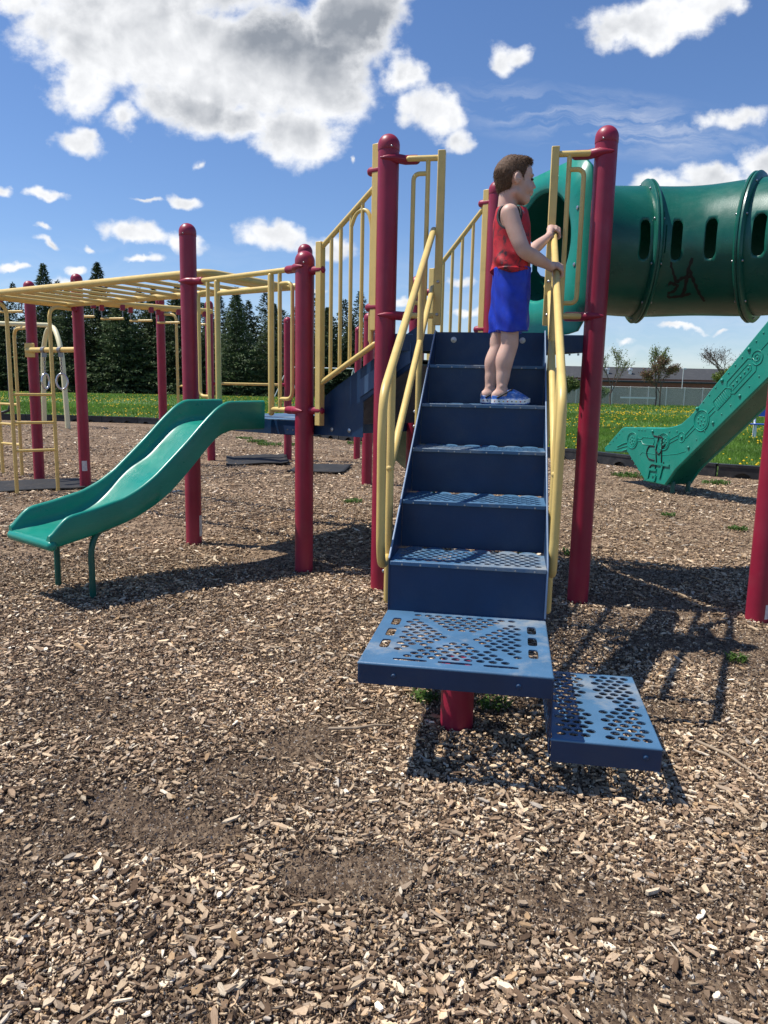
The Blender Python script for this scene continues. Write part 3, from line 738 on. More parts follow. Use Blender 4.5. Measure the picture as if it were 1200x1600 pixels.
    fs = [(r_ * n + k, r_ * n + (k + 1) % n, (r_ + 1) * n + (k + 1) % n, (r_ + 1) * n + k) for r_ in range(2) for k in range(n)]
    m.add(vs, fs); pn = m.build('entry_panel', GREEN, o, smooth=30, solid=.02, label='green end panel with round opening behind the boy')
    nd = (A1 - (A2 + K) / 2).normalized()
    studs('bolt', [(.012, 0), (.012, .004), (.006, .006), (.0, .007)], [(f(cx + .445 * math.cos(2 * math.pi * (k + .5) / 8), cw + .43 * math.sin(2 * math.pi * (k + .5) / 8)) + nd * .021, nd) for k in range(8)], STEEL, pn, 10)
tunnel()

# ------------------------------------------------------------------ tall side slide on the right
def tall_slide():
    o0 = Vector((3.533, 9.29, 0)); d = Vector((.34, -.94, 0)).normalized(); n = Vector((.94, .34, 0)).normalized()
    far = [(-1.315, .555), (-1.29, .50), (-.80, .535), (-.40, .19), (-.03, .185), (.135, .40), (1.396, 1.50), (2.2, 2.10), (2.7, 2.15), (2.7, 2.75), (2.2, 2.78), (1.323, 2.10), (.60, 1.369), (.45, 1.20), (.307, 1.065), (.17, .965), (.016, .92), (-.12, .90), (-.909, .87), (-.96, .85)]
    Wd = .42
    m = MB(); m.prism([o0 + d * x + Z * z for x, z in far], n * .05); o = m.build('tall_slide', GREEN, root, smooth=25, bevel=.012, label='tall green slide with moulded gear patterns and black graffiti, right of the stairs')
    m = MB(); m.prism([o0 + n * (Wd - .05) + d * x + Z * z for x, z in far], n * .05); m.build('side_wall', GREEN, o, smooth=25, bevel=.012)
    under = [(-1.25, .52), (-.80, .545), (-.40, .20), (-.03, .195), (.135, .41), (1.396, 1.51), (2.2, 2.11), (2.7, 2.16), (2.7, 2.22), (2.2, 2.2), (1.35, 1.60), (.1, .55), (-.1, .45), (-.5, .6), (-1.25, .56)]
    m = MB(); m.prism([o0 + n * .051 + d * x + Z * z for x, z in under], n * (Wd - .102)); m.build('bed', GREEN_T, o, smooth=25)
    for x, off in ((.0, .10), (-.02, .36)):
        m = MB(); p = o0 + n * off + d * x; m.tube([p + Z * .22, p - Z * .1], .028, 12); m.build('leg', GREEN_M, o, smooth=60)
    f = lambda x, z, h=.003: o0 + d * x + Z * z - n * h
    ax = -n
    em = MB()
    def ring(x, z, r, t=.012, k=26): em.tube([f(x + r * math.cos(a), z + r * math.sin(a), 0) for a in np.linspace(0, 2 * math.pi, k, endpoint=False)], t * .55, 6, closed=True)
    def dot(x, z, r=.014): em.sphere(f(x, z, 0), r, 5)
    def line(P_, t=.012, closed=False): em.tube([f(x, z, 0) for x, z in P_], t * .5, 6, closed=closed)
    def wheel(x, z, r=.085):
        ring(x, z, r, .016); ring(x, z, r * .8, .008); dot(x, z, .011)
        for k in range(7): dot(x + r * .45 * math.cos(k * .9), z + r * .45 * math.sin(k * .9), .010)
    wheel(-.718, .704, .105); wheel(-.111, .73, .105); wheel(.501, 1.02, .12)
    ring(.198, .806, .06, .010); dot(.198, .806, .02)
    line([(-1.02, .60), (-.92, .64), (-.82, .67)], .02); line([(-1.03, .565), (-.9, .60), (-.82, .62)], .014); line([(-.90, .55), (-.83, .57)], .03)
    line([(-.61, .74), (-.53, .735), (-.50, .76), (-.30, .765), (-.28, .72), (-.30, .67), (-.50, .67), (-.53, .71), (-.61, .70)], .012)
    line([(-.01, .76), (.14, .83)], .012); line([(-.01, .715), (.14, .785)], .012)
    line([(.26, .84), (.39, .965)], .012); line([(.27, .80), (.42, .935)], .012)
    line([(.59, 1.10), (.68, 1.18)], .012); line([(.61, 1.06), (.70, 1.14)], .012)
    def rot(cx, cz, pts, a):
        return [(cx + x * math.cos(a) - z * math.sin(a), cz + x * math.sin(a) + z * math.cos(a)) for x, z in pts]
    a = math.atan2(.73, .78)
    line(rot(.80, 1.29, [(-.14, -.06), (.10, -.06), (.15, 0), (.10, .06), (-.14, .06)], a), .014, True)
    for k in range(7): line(rot(.80, 1.29, [(-.11 + k * .03, -.045), (-.11 + k * .03, .045)], a), .012)
    line(rot(1.03, 1.52, [(-.21, -.05), (-.17, -.09), (.19, -.09), (.24, -.04), (.24, .04), (.19, .09), (-.17, .09), (-.21, .05)], a), .014, True)
    line(rot(1.03, 1.52, [(-.17, -.04), (.15, -.04), (.18, 0), (.15, .04), (-.17, .04)], a), .010, True)
    for k in range(5):
        x, z = rot(1.03, 1.52, [(-.13 + k * .065, 0)], a)[0]; dot(x, z, .013)
    ring(1.23, 1.72, .075, .014); ring(1.23, 1.72, .035, .010); dot(1.23, 1.72, .012)
    line(rot(1.36, 1.84, [(-.09, .03), (.3, .03)], a), .012); line(rot(1.36, 1.84, [(-.05, -.07), (.08, -.07)], a), .022)
    for tt in np.linspace(0, 1, 12):
        x, z = .42 + tt * .95, 1.155 + tt * .90; dot(x, z, .011 if int(tt * 11) % 4 else .024)
    for tt in np.linspace(0, 1, 9):
        x, z = .33 + tt * .95, .69 + tt * .83; dot(x, z, .010 if int(tt * 8) % 3 else .020)
    for k in range(5): dot(-1.19 + k * .065, .62 + k * .05, .010)
    for k in range(3): dot(-.60 + k * .06, .85, .010)
    dot(-.33, .845, .022); dot(-.02, .86, .011); dot(.11, .87, .011)
    for k in range(5): dot(-.70 + k * .07, .42 - k * .062 + .03, .010)
    line([(-.30, .215), (-.52, .47), (-.55, .52), (-.50, .565), (-.10, .56), (.15, .60), (.28, .64)], .009)
    em.build('moulded_relief', GREEN, o, smooth=60)
    # raised letters G T
    lt = MB()
    def stroke(P_, w_=.022):
        for i in range(len(P_) - 1): lt.bar(f(*P_[i], .006), f(*P_[i + 1], .006), w_ * .62, .009, side=Z)
    for P_ in ([(-.20, .36), (-.33, .36), (-.36, .22), (-.22, .22), (-.205, .29), (-.28, .29)], [(-.23, .44), (.03, .44)], [(-.09, .44), (-.13, .27)]): stroke(P_)
    lt.build('raised_lettering', GREEN, o, smooth=40)
    g = MB()
    def gst(P_, w_=.018):
        g.tube([f(x, z, .001) for x, z in fillet([Vector((x, z, 0)) for x, z in P_], .05)] if False else [f(p.x, p.y, .002) for p in fillet([Vector((x, z, 0)) for x, z in P_], .04, 4)], w_ / 2, 6)
    for P_ in ([(-.28, .66), (-.38, .66), (-.42, .57), (-.38, .49), (-.26, .48)], [(-.20, .80), (-.24, .62), (-.21, .45), (-.225, .38)], [(-.34, .36), (-.31, .42), (-.22, .42)],
               [(-.30, .79), (-.16, .78)], [(-.14, .78), (-.13, .62), (-.12, .47)], [(-.25, .62), (-.18, .55), (-.08, .70)], [(-.08, .47), (-.07, .40)]): gst(P_)
    g.build('graffiti', PAINT_K, o, smooth=60)
tall_slide()

# ------------------------------------------------------------------ overhead ladder, trapeze track, climbing ladders, rings
def P2r(p, w_): return Vector((p[0], p[1], w_))
def monkey():
    d = Vector((-.833, .553, 0)).normalized(); n = Vector((.553, .833, 0)).normalized(); W_ = .97
    NR = Vector((-1.45, 6.13, 2.19)); LL = 3.4
    path = fillet([NR + n * W_ + d * -.0, NR + d * 0, NR + d * LL, NR + d * LL + n * W_], .14, 6)
    m = MB(); m.tube(fillet([NR + n * W_ - d * .25, NR + n * W_ + d * LL, NR + d * LL, NR, NR + n * .97], .14, 6), .031, 14)
    o = m.build('overhead_ladder', YELLOW, root, smooth=60, label='yellow overhead monkey bars running left from the slide deck')
    nr = 11
    for k in range(nr):
        s = .22 + k * (LL - .35) / (nr - 1); m = MB(); m.tube([NR + d * s, NR + d * s + n * W_], .0165, 12); m.build('rung', YELLOW, o, smooth=60)
    m = MB(); far_end = NR + n * W_ - d * .25; m.tube([far_end, P2r(Qp, 2.19) - (P2r(Qp, 2.19) - far_end).normalized() * .05], .031, 14); m.build('rail_end', YELLOW, o, smooth=60)
monkey()
def track():
    A = Vector((-5.05, 9.15, 2.35)); B = Vector((-2.55, 10.95, 2.35)); d = (B - A).normalized(); n = Vector((d.y, -d.x, 0)); h_ = .125
    m = MB(); m.tube(fillet([A + n * h_, B + n * h_, B - n * h_, A - n * h_], .08, 5), .030, 12)
    o = m.build('trapeze_track', YELLOW, root, smooth=60, label='yellow overhead track with swinging hand grips, far left')
    Ltr = (B - A).length
    for s in (.5, 1.35, 1.72, 2.10, 2.48, 2.86):
        hb = MB(); pa = A + d * (s + .1) + n * h_; pb = A + d * (s - .1) - n * h_
        hb.tube([pa - Z * .19 + n * .01, pb - Z * .19 - n * .01], .016, 10); hm = hb.build('hand_grip', YELLOW, o, smooth=60)
        for p in (pa, pb):
            c = MB(); k = MB(); c.box(p - Z * .035, .03, .026, .05, (d, n, Z)); k.tube([p - Z * .08, p - Z * .18], .008, 6)
            c.build('clamp', MAROON, hm, bevel=.008); k.build('link', CHAIN, hm)
    return o
track()
def climb(b1, b2, tops, label, w_rungs, join=None):
    m = MB()
    for b_, t_ in ((b1, tops[0]), (b2, tops[1])):
        m.tube(fillet([Vector((b_[0], b_[1], -.05)), Vector((b_[0], b_[1], t_[2])), Vector(t_)], .13, 7), .021, 12)
    o = m.build('rung_ladder', YELLOW, root, smooth=60, label=label)
    for w_ in w_rungs:
        m = MB(); m.tube([Vector((*b1, w_)), Vector((*b2, w_))], .016, 10); m.build('rung', YELLOW, o, smooth=60)
climb((-3.762, 8.512), (-4.095, 8.226), ((-3.62, 8.78, 2.14), (-4.45, 8.0, 2.14)), 'nearer yellow rung ladder at the left edge', (.55, .86, 1.17), None)
climb((-4.735, 9.675), (-5.124, 9.947), ((-4.40, 9.38, 1.97), (-5.4, 10.1, 1.97)), 'farther yellow rung ladder at the left edge', (.5, .76, 1.02))
climb((-3.15, 11.4), (-2.85, 11.15), ((-3.36, 11.45, 2.35), (-2.7, 10.9, 2.35)), 'yellow rung ladder behind the front left post', (.45, 1.30))
clamp((-3.578, 8.847), Vector((-.05, -.9, 0)), 2.14, None, .09, .03); clamp((-4.338, 9.30), Vector((-.5, .6, 0)), 1.97, None, .10, .028)
def ringbar():
    A = Vector((-4.338, 9.30, 1.69)) ; B = Vector((-3.578, 8.847, 1.69)); d = (B - A).normalized()
    A2_ = A + Vector((0, -.085, 0)); B2_ = B + Vector((0, -.085, 0)) * 0
    m = MB(); m.tube([A2_ - d * .03, B], .031, 12); o = m.build('ring_bar', YELLOW, root, smooth=60)
    m = MB(); m.box(A2_ + Vector((0, .015, 0)), .06, .008, .085); m.build('mounting_plate', YELLOW, o, bevel=.006)
    for t, yawr in ((.30, 1.3), (.63, .25)):
        p = A2_.lerp(B, t); m = MB(); m.tube([p + d * .028, p - d * .028], .038, 12, cap='flat'); m.box(p - Z * .055, .022, .018, .03); hg = m.build('hanger', CHAIN, o)
        c = MB(); zz = p.z - .09
        for k in range(7):
            z0 = zz - k * .028; ax1 = Vector((1, 0, 0)) if k % 2 else Vector((0, 1, 0))
            c.tube([Vector((p.x, p.y, z0 - .014)) + ax1 * .009 * math.cos(a) + Z * .019 * math.sin(a) for a in np.linspace(0, 2 * math.pi, 10, endpoint=False)], .0042, 5, closed=True)
        c.build('chain', CHAIN, hg, smooth=60)
        r = MB(); cz = zz - 7 * .028 - .088; xa = Vector((math.cos(yawr), math.sin(yawr), 0))
        r.tube([Vector((p.x, p.y, cz)) + xa * .062 * math.cos(a) + Z * .085 * math.sin(a) * (1.0 if math.sin(a) < 0 else 1.12) for a in np.linspace(0, 2 * math.pi, 28, endpoint=False)], .0125, 8, closed=True)
        r.build('ring', ALU, hg, smooth=60)
ringbar()
# scatter of small bolts on the tunnel-side clamps done; far posts of the other play units
bar_root = empty('chin_up_bar', (-2.72, 11.95, .12), 'maroon posted chin-up bar far behind the green slide', 'chin-up bar')
post((-2.80, 12.0), 2.62, parent=bar_root); post((-1.60, 12.25), 2.42, parent=bar_root)
m = MB(); m.tube([Vector((-2.80, 12.0, 1.35)), Vector((-1.60, 12.25, 1.35))], .021, 12); m.build('bar', YELLOW, bar_root, smooth=60)
for p_, d_ in (((-2.80, 12.0), (1, .2, 0)), ((-1.60, 12.25), (-1, -.2, 0))): clamp(p_, d_, 1.35, None, .15, .028, bar_root)
bal = empty('play_post', (-.232, 9.609, .08), 'thick short maroon post seen through the sloped yellow balusters', 'post')
post((-.232, 9.609), 2.25, parent=bal, r=.068)
bal2 = empty('play_post', (-.48, 12.6, .13), 'thinner farther maroon post just left of the thick one behind the balusters', 'post')
post((-.48, 12.6), 2.32, parent=bal2, r=.055)

# ------------------------------------------------------------------ ground, border, grass
BX = [-60, -25, -12.2, -9.5, -7.05, -2.84, -1.65, -.78, 3.137, 3.72, 4.55, 5.15, 5.65, 8, 10, 12]
BY = [22, 22.6, 23.6, 23.5, 22.9, 19.6, 18.3, 17.0, 13.6, 12.6, 11.55, 11.1, 10.94, 9.2, 6.5, 3.0]
def by(x): return float(np.interp(x, BX, BY))
def ground_mat():
    m = bpy.data.materials.new('wood_chip_mulch'); m.use_nodes = True; t = NT(m.node_tree); b = t.N['Principled BSDF']
    co = t.n('ShaderNodeTexCoord').outputs['Object']
    wz = t.vm('ADD', co, t.vm('MULTIPLY', t.n('ShaderNodeTexNoise', {'Vector': co, 'Scale': 30.0, 'Detail': 3.0}).outputs['Color'], (.03, .03, 0)))
    v1 = t.n('ShaderNodeTexVoronoi', {'Vector': t.vm('MULTIPLY', wz, (1, .55, 1)), 'Scale': 62.0, 'Randomness': 1.0})
    v2 = t.n('ShaderNodeTexVoronoi', {'Vector': t.vm('MULTIPLY', wz, (.5, 1, 1)), 'Scale': 85.0})
    r1 = t.n('ShaderNodeSeparateColor', {0: v1.outputs['Color']}).outputs[0]; r2 = t.n('ShaderNodeSeparateColor', {0: v2.outputs['Color']}).outputs[1]
    rr = t.math('ADD', t.math('MULTIPLY', r1, .55), t.math('MULTIPLY', r2, .45))
    ramp = t.n('ShaderNodeValToRGB', {0: rr}); e = ramp.color_ramp.elements
    e[0].position = 0; e[0].color = (.045, .03, .022, 1); e[1].position = 1; e[1].color = (.52, .43, .33, 1)
    for p, c in ((.3, (.11, .078, .055, 1)), (.5, (.24, .18, .13, 1)), (.72, (.36, .28, .205, 1))): q = e.new(p); q.color = c
    soil = t.mix(t.mr(t.noise(co, 150, 5, .8), .42, .68), (.028, .018, .012), (.12, .085, .058))
    y = t.n('ShaderNodeSeparateXYZ', {0: co}).outputs[1]
    # bare scuffed soil in patches; near the camera the chips are separate pieces lying on the soil
    pat = t.mr(t.noise(co, 1.3, 5, .6, .3), .54, .66, 0, .85)
    far = t.mr(y, 3.0, 6.0, .6, 0.0)
    c = t.mix(t.math('MAXIMUM', t.math('MULTIPLY', pat, .55), far), t.vm('MULTIPLY', ramp.outputs[0], (.95, .86, .75)), soil)
    t.L.new(c, b.inputs['Base Color']); b.inputs['Roughness'].default_value = .9; b.inputs['Specular IOR Level'].default_value = .2
    hgt = t.math('ADD', t.math('MULTIPLY', v1.outputs['Distance'], -1.0), t.math('MULTIPLY', r1, .6))
    bp = t.n('ShaderNodeBump', {'Strength': .8, 'Distance': .010, 'Height': hgt}); t.L.new(bp.outputs[0], b.inputs['Normal'])
    return m
MULCH = ground_mat()
def grass_mat():
    m = bpy.data.materials.new('lawn'); m.use_nodes = True; t = NT(m.node_tree); b = t.N['Principled BSDF']
    co = t.n('ShaderNodeTexCoord').outputs['Object']
    n1 = t.noise(co, .35, 5, .6); n2 = t.noise(t.vm('MULTIPLY', co, (1, .4, 1)), 6, 5, .7)
    c = t.mix(t.mr(n1, .35, .65), (.078, .150, .022), (.11, .190, .034)); c = t.mix(t.mr(n2, .4, .72), c, (.05, .085, .016))
    t.L.new(c, b.inputs['Base Color']); b.inputs['Roughness'].default_value = .8
    bp = t.n('ShaderNodeBump', {'Strength': .8, 'Distance': .08, 'Height': n2}); t.L.new(bp.outputs[0], b.inputs['Normal'])
    return m
LAWN = grass_mat()
xs = np.concatenate([np.linspace(-60, -16, 8), np.linspace(-14, 12, 66)])
m = MB(); vs = []; rows = list(np.linspace(-6, 3.6, 5)) + [4.0] + [None] * 9
NR_ = 18
for x in xs:
    B_ = by(x); ys = [-8, -2, 0, 2] + list(np.linspace(4, min(13, B_), 7) if B_ > 4.5 else np.linspace(2.2, B_, 7)) + list(np.linspace(min(13, B_), B_ + .05, 3)[1:])
    for y in ys: vs.append((x, y, gz(y) + .004))
ny = len(vs) // len(xs)
m.add(vs, [(i * ny + k, (i + 1) * ny + k, (i + 1) * ny + k + 1, i * ny + k + 1) for i in range(len(xs) - 1) for k in range(ny - 1)])
m.build('mulch_ground', MULCH, kind='structure', label='brown wood chip mulch surface under the playground', smooth=0)
m = MB(); vs = []
gx = [-900, -200, -60, -20, 0, 20, 60, 200, 900]; gy = [-60, 0, 4, 7, 10, 13, 30, 100, 300, 1500]
for x in gx:
    for y in gy: vs.append((x, y, gz(y) - .006))
m.add(vs, [(i * len(gy) + k, (i + 1) * len(gy) + k, (i + 1) * len(gy) + k + 1, i * len(gy) + k + 1) for i in range(len(gx) - 1) for k in range(len(gy) - 1)])
m.build('ground', LAWN, kind='structure', label='green lawn beyond the mulch', smooth=0)

# fast mesh from numpy
def np_mesh(name, Vv, Ff, mats, colr=None, **kw):
    me = bpy.data.meshes.new(name); nf, k = Ff.shape
    me.vertices.add(len(Vv)); me.vertices.foreach_set('co', Vv.astype(np.float32).ravel())
    me.loops.add(nf * k); me.loops.foreach_set('vertex_index', Ff.astype(np.int32).ravel())
    me.polygons.add(nf); me.polygons.foreach_set('loop_start', np.arange(0, nf * k, k, dtype=np.int32)); me.polygons.foreach_set('loop_total', np.full(nf, k, dtype=np.int32))
    if colr is not None:
        a = me.attributes.new('tint', 'FLOAT_COLOR', 'POINT'); a.data.foreach_set('color', colr.astype(np.float32).ravel())
    me.update(calc_edges=True); me.materials.append(mats); me.polygons.foreach_set('use_smooth', np.zeros(nf, bool))
    o = bpy.data.objects.new(name, me); col.objects.link(o); tag(o, **kw); return o
def tint_mat(name, rough=.8, spec=.25, trans=0.0):
    m = bpy.data.materials.new(name); m.use_nodes = True; t = NT(m.node_tree); b = t.N['Principled BSDF']
    a = t.n('ShaderNodeAttribute', attribute_name='tint').outputs['Color']
    t.L.new(a, b.inputs['Base Color']); b.inputs['Roughness'].default_value = rough; b.inputs['Specular IOR Level'].default_value = spec
    if trans:
        tr = t.n('ShaderNodeBsdfTranslucent', {0: a}); mx = t.n('ShaderNodeMixShader', {0: trans, 1: b.outputs[0], 2: tr.outputs[0]})
        t.L.new(mx.outputs[0], t.N['Material Output'].inputs[0])
    return m
CHIP = tint_mat('wood_chip'); LEAF = tint_mat('leaf', .55, .25, .4)
def chip_mat():
    m = bpy.data.materials.new('split_wood_chip'); m.use_nodes = True; t = NT(m.node_tree); b = t.N['Principled BSDF']
    a = t.n('ShaderNodeAttribute', attribute_name='tint').outputs['Color']; g = t.n('ShaderNodeAttribute', attribute_name='grain').outputs['Vector']
    n1 = t.noise(t.vm('MULTIPLY', g, (60, 900, 1)), 1.0, 3, .6); f = t.mr(n1, .3, .7, .62, 1.18)
    c = t.vm('MULTIPLY', a, t.n('ShaderNodeCombineXYZ', {0: f, 1: f, 2: f}).outputs[0])
    t.L.new(c, b.inputs['Base Color']); b.inputs['Roughness'].default_value = .85; b.inputs['Specular IOR Level'].default_value = .2
    bp = t.n('ShaderNodeBump', {'Strength': .5, 'Distance': .0008, 'Height': n1}); t.L.new(bp.outputs[0], b.inputs['Normal'])
    return m
CHIPG = chip_mat()
def vnoise(x, y, s, seed):
    r = np.random.default_rng(seed).random((64, 64)); X = x * s; Y = y * s
    i = np.floor(X).astype(int); j = np.floor(Y).astype(int); fx = X - i; fy = Y - j; fx = fx * fx * (3 - 2 * fx); fy = fy * fy * (3 - 2 * fy)
    g = lambda a, b: r[a % 64, b % 64]
    return (g(i, j) * (1 - fx) + g(i + 1, j) * fx) * (1 - fy) + (g(i, j + 1) * (1 - fx) + g(i + 1, j + 1) * fx) * fy
def bare(x, y):
    """0..1: how scuffed down to soil the mulch is"""
    n = .55 * vnoise(x, y, 1.1, 1) + .3 * vnoise(x, y, 2.7, 2) + .15 * vnoise(x, y, 6.1, 3)
    b = .75 * np.clip((n - .60) / .14, 0, 1)
    for cx, cy, rx, ry, k in ((-.80, 2.08, .42, .20, 1), (-.45, 1.98, .35, .12, .9), (-.62, 2.35, .25, .10, .6), (.0, 1.82, .38, .13, 1), (.22, 1.76, .25, .10, .7), (.70, 1.72, .35, .12, .8), (.62, 1.42, .28, .10, .8), (.35, 1.52, .18, .08, .7), (-.25, 2.2, .25, .09, .4), (-1.0, 2.8, .4, .15, .5), (1.1, 2.05, .3, .1, .5), (-2.3, 6.6, 1.2, .35, .7), (3.4, 6.5, 1.0, .5, .6), (2.6, 7.6, 1.0, .4, .5), (-1.4, 3.0, .8, .3, .35)):
        d = np.sqrt(((x - cx) / rx) ** 2 + ((y - cy) / ry) ** 2) + (vnoise(x, y, 6, 5) - .5) * 1.5 + (vnoise(x, y, 17, 6) - .5) * .7
        b = np.maximum(b, k * np.clip(1.25 - d, 0, 1))
    for cx, cy, rx, ry in ((-.9, 1.35, .8, .22), (.55, 2.55, .5, .3)):
        d = np.sqrt(((x - cx) / rx) ** 2 + ((y - cy) / ry) ** 2); b = b * np.clip(d - .4, 0, 1)
    return b
def chips():
    PX = []; PY = []; SZ = []
    for y0, y1, dens, sz in ((.9, 2.2, 15500, 1.0), (2.2, 3.4, 12500, 1.0), (3.4, 5.2, 6500, 1.15), (5.2, 8.5, 2500, 1.45), (8.5, 14, 800, 1.9), (14, 21, 220, 2.5)):
        hw = .52 * y1 + .9; n = int((y1 - y0) * 2 * hw * dens)
        x = rng.uniform(-hw, hw, n); y = rng.uniform(y0, y1, n)
        ok = (np.abs(x) < .52 * y + .9) & (y < np.interp(x, BX, BY) - .1); x, y = x[ok], y[ok]
        bb = bare(x, y); keep = rng.random(len(x)) > bb * .72; x, y, bb = x[keep], y[keep], bb[keep]
        s = sz * np.where(rng.random(len(x)) < bb * 1.1, .38, 1.0)
        PX.append(x); PY.append(y); SZ.append(s)
    x = np.concatenate(PX); y = np.concatenate(PY); sz = np.concatenate(SZ); n = len(x)
    Ln = np.clip(np.exp(rng.normal(np.log(.0112), .64, n)), .0035, .066) * sz; Wd = Ln * np.clip(rng.normal(.36, .16, n), .10, .85); Wd = np.minimum(Wd, .0165 * sz); Th = np.clip(rng.normal(.0042, .0015, n), .0015, .009) * np.minimum(sz, 1.3)
    # template: tapered irregular slab, top hexagon + bottom hexagon
    tx = np.array([-1, -.55, .5, 1, .6, -.5]); ty = np.array([.1, 1, .85, -.15, -1, -.9])
    jx = 1 + rng.normal(0, .16, (n, 6)); jy = 1 + rng.normal(0, .25, (n, 6))
    X = tx[None] * jx * Ln[:, None] / 2; Y = ty[None] * jy * Wd[:, None] / 2
    top = np.stack([X * .93, Y * .85, np.repeat(Th[:, None] / 2, 6, 1) * (1 + rng.normal(0, .25, (n, 6)))], -1)
    bot = np.stack([X, Y, -np.repeat(Th[:, None] / 2, 6, 1)], -1)
    Vt = np.concatenate([top, bot], 1)
    yaw = rng.uniform(0, 2 * np.pi, n); pit = rng.normal(0, .17, n); rol = rng.normal(0, .24, n)
    cy_, sy_ = np.cos(yaw), np.sin(yaw); cp_, sp_ = np.cos(pit), np.sin(pit); c_, s_ = np.cos(rol), np.sin(rol)
    yv = Vt[..., 1] * c_[:, None] - Vt[..., 2] * s_[:, None]; zv = Vt[..., 1] * s_[:, None] + Vt[..., 2] * c_[:, None]
    xv = Vt[..., 0] * cp_[:, None] + zv * sp_[:, None]; zv = -Vt[..., 0] * sp_[:, None] + zv * cp_[:, None]
    xw = xv * cy_[:, None] - yv * sy_[:, None]; yw = xv * sy_[:, None] + yv * cy_[:, None]
    g = .015 * np.clip(y - 4, 0, 9) + .004
    layer = rng.random(n) ** 1.3 * .016
    zc = g + layer + np.abs(np.sin(pit)) * Ln * .28 + .001
    Vv = np.stack([xw + x[:, None], yw + y[:, None], zv + zc[:, None]], -1).reshape(-1, 3)
    base = (np.arange(n) * 12)[:, None]
    tpl = np.array([[0, 1, 2, 5], [5, 2, 3, 4], [1, 0, 6, 7], [2, 1, 7, 8], [3, 2, 8, 9], [4, 3, 9, 10], [5, 4, 10, 11], [0, 5, 11, 6]])
    tpl[0] = [5, 2, 1, 0]; tpl[1] = [4, 3, 2, 5]
    Ff = (base[:, None, :] + tpl[None]).reshape(-1, 4)
    pal = np.array([(.50, .40, .29), (.40, .31, .225), (.33, .265, .205), (.27, .20, .145), (.19, .135, .095), (.11, .075, .052), (.60, .52, .41), (.37, .26, .16), (.36, .325, .29), (.72, .66, .56)])
    pr = np.array([.13, .15, .14, .15, .15, .13, .055, .04, .04, .015]); k = rng.choice(len(pal), n, p=pr / pr.sum())
    big = .72 + .56 * (.6 * vnoise(x, y, 1.7, 21) + .4 * vnoise(x, y, 5.0, 22))
    cc = pal[k] * rng.uniform(.75, 1.2, (n, 1)) * 1.38 * big[:, None] * (1 - .35 * bare(x, y))[:, None] * np.array([1.07, 1.0, .89])
    colr = np.ones((n, 12, 4)); colr[..., :3] = cc[:, None] * rng.uniform(.9, 1.08, (n, 12, 1)); colr[:, 6:, :3] *= .8
    gc = np.zeros((n, 12, 3), np.float32); gc[..., 0] = np.concatenate([X, X], 1); gc[..., 1] = np.concatenate([Y, Y], 1); gc[..., 2] = rng.uniform(0, 50, n)[:, None]
    ob = np_mesh('wood_chips', Vv, Ff, CHIPG, colr.reshape(-1, 4), label='loose wood chips covering the playground floor', kind='stuff')
    at = ob.data.attributes.new('grain', 'FLOAT_VECTOR', 'POINT'); at.data.foreach_set('vector', gc.ravel())
chips()
def crumbs():
    X = []; Y = []
    for y0, y1, dens in ((.9, 2.3, 15000), (2.3, 3.6, 7500), (3.6, 5.5, 2500)):
        hw = .52 * y1 + .9; n = int((y1 - y0) * 2 * hw * dens); x = rng.uniform(-hw, hw, n); y = rng.uniform(y0, y1, n); ok = np.abs(x) < .52 * y + .9; X.append(x[ok]); Y.append(y[ok])
    x = np.concatenate(X); y = np.concatenate(Y); n = len(x); s = np.exp(rng.normal(np.log(.0042), .4, n)) * np.clip(y / 2.5, 1, 1.6)
    T4 = np.array([(1, 0, -.3), (-.5, .8, -.3), (-.5, -.8, -.3), (0, 0, .6)]); a = rng.uniform(0, 6.28, n); el = rng.uniform(.4, 1, n)
    P_ = T4[None] * (1 + rng.normal(0, .3, (n, 4, 1))) * s[:, None, None]; P_[..., 1] *= el[:, None]
    xx = P_[..., 0] * np.cos(a)[:, None] - P_[..., 1] * np.sin(a)[:, None]; yy_ = P_[..., 0] * np.sin(a)[:, None] + P_[..., 1] * np.cos(a)[:, None]
    g = .015 * np.clip(y - 4, 0, 9) + .005 + rng.random(n) * .012 * (1 - np.clip(bare(x, y) * 1.2, 0, 1))
    Vv = np.stack([xx + x[:, None], yy_ + y[:, None], P_[..., 2] + g[:, None]], -1).reshape(-1, 3)
    Ff = ((np.arange(n) * 4)[:, None, None] + np.array([(0, 1, 3), (1, 2, 3), (2, 0, 3)])[None]).reshape(-1, 3)
    pal = np.array([(.10, .07, .05), (.17, .12, .085), (.26, .195, .14), (.42, .34, .26), (.06, .04, .03), (.6, .53, .43)]); c = pal[rng.choice(6, n, p=[.27, .25, .2, .11, .14, .03])]
    dd = np.exp(-((x - .19) / .16) ** 2 - ((y - 1.86) / .085) ** 2) + .6 * np.exp(-((x - .34) / .1) ** 2 - ((y - 1.92) / .06) ** 2); pl = rng.random(n) < dd * .85
    c[pl] = np.array([.52, .43, .32]) * rng.uniform(.75, 1.1, (pl.sum(), 1))
    C = np.ones((n, 4, 4)); C[..., :3] = c[:, None]; np_mesh('mulch_crumbs', Vv, Ff, CHIP, C.reshape(-1, 4), label='fine crumbs and dust between the larger wood chips', kind='stuff')
crumbs()
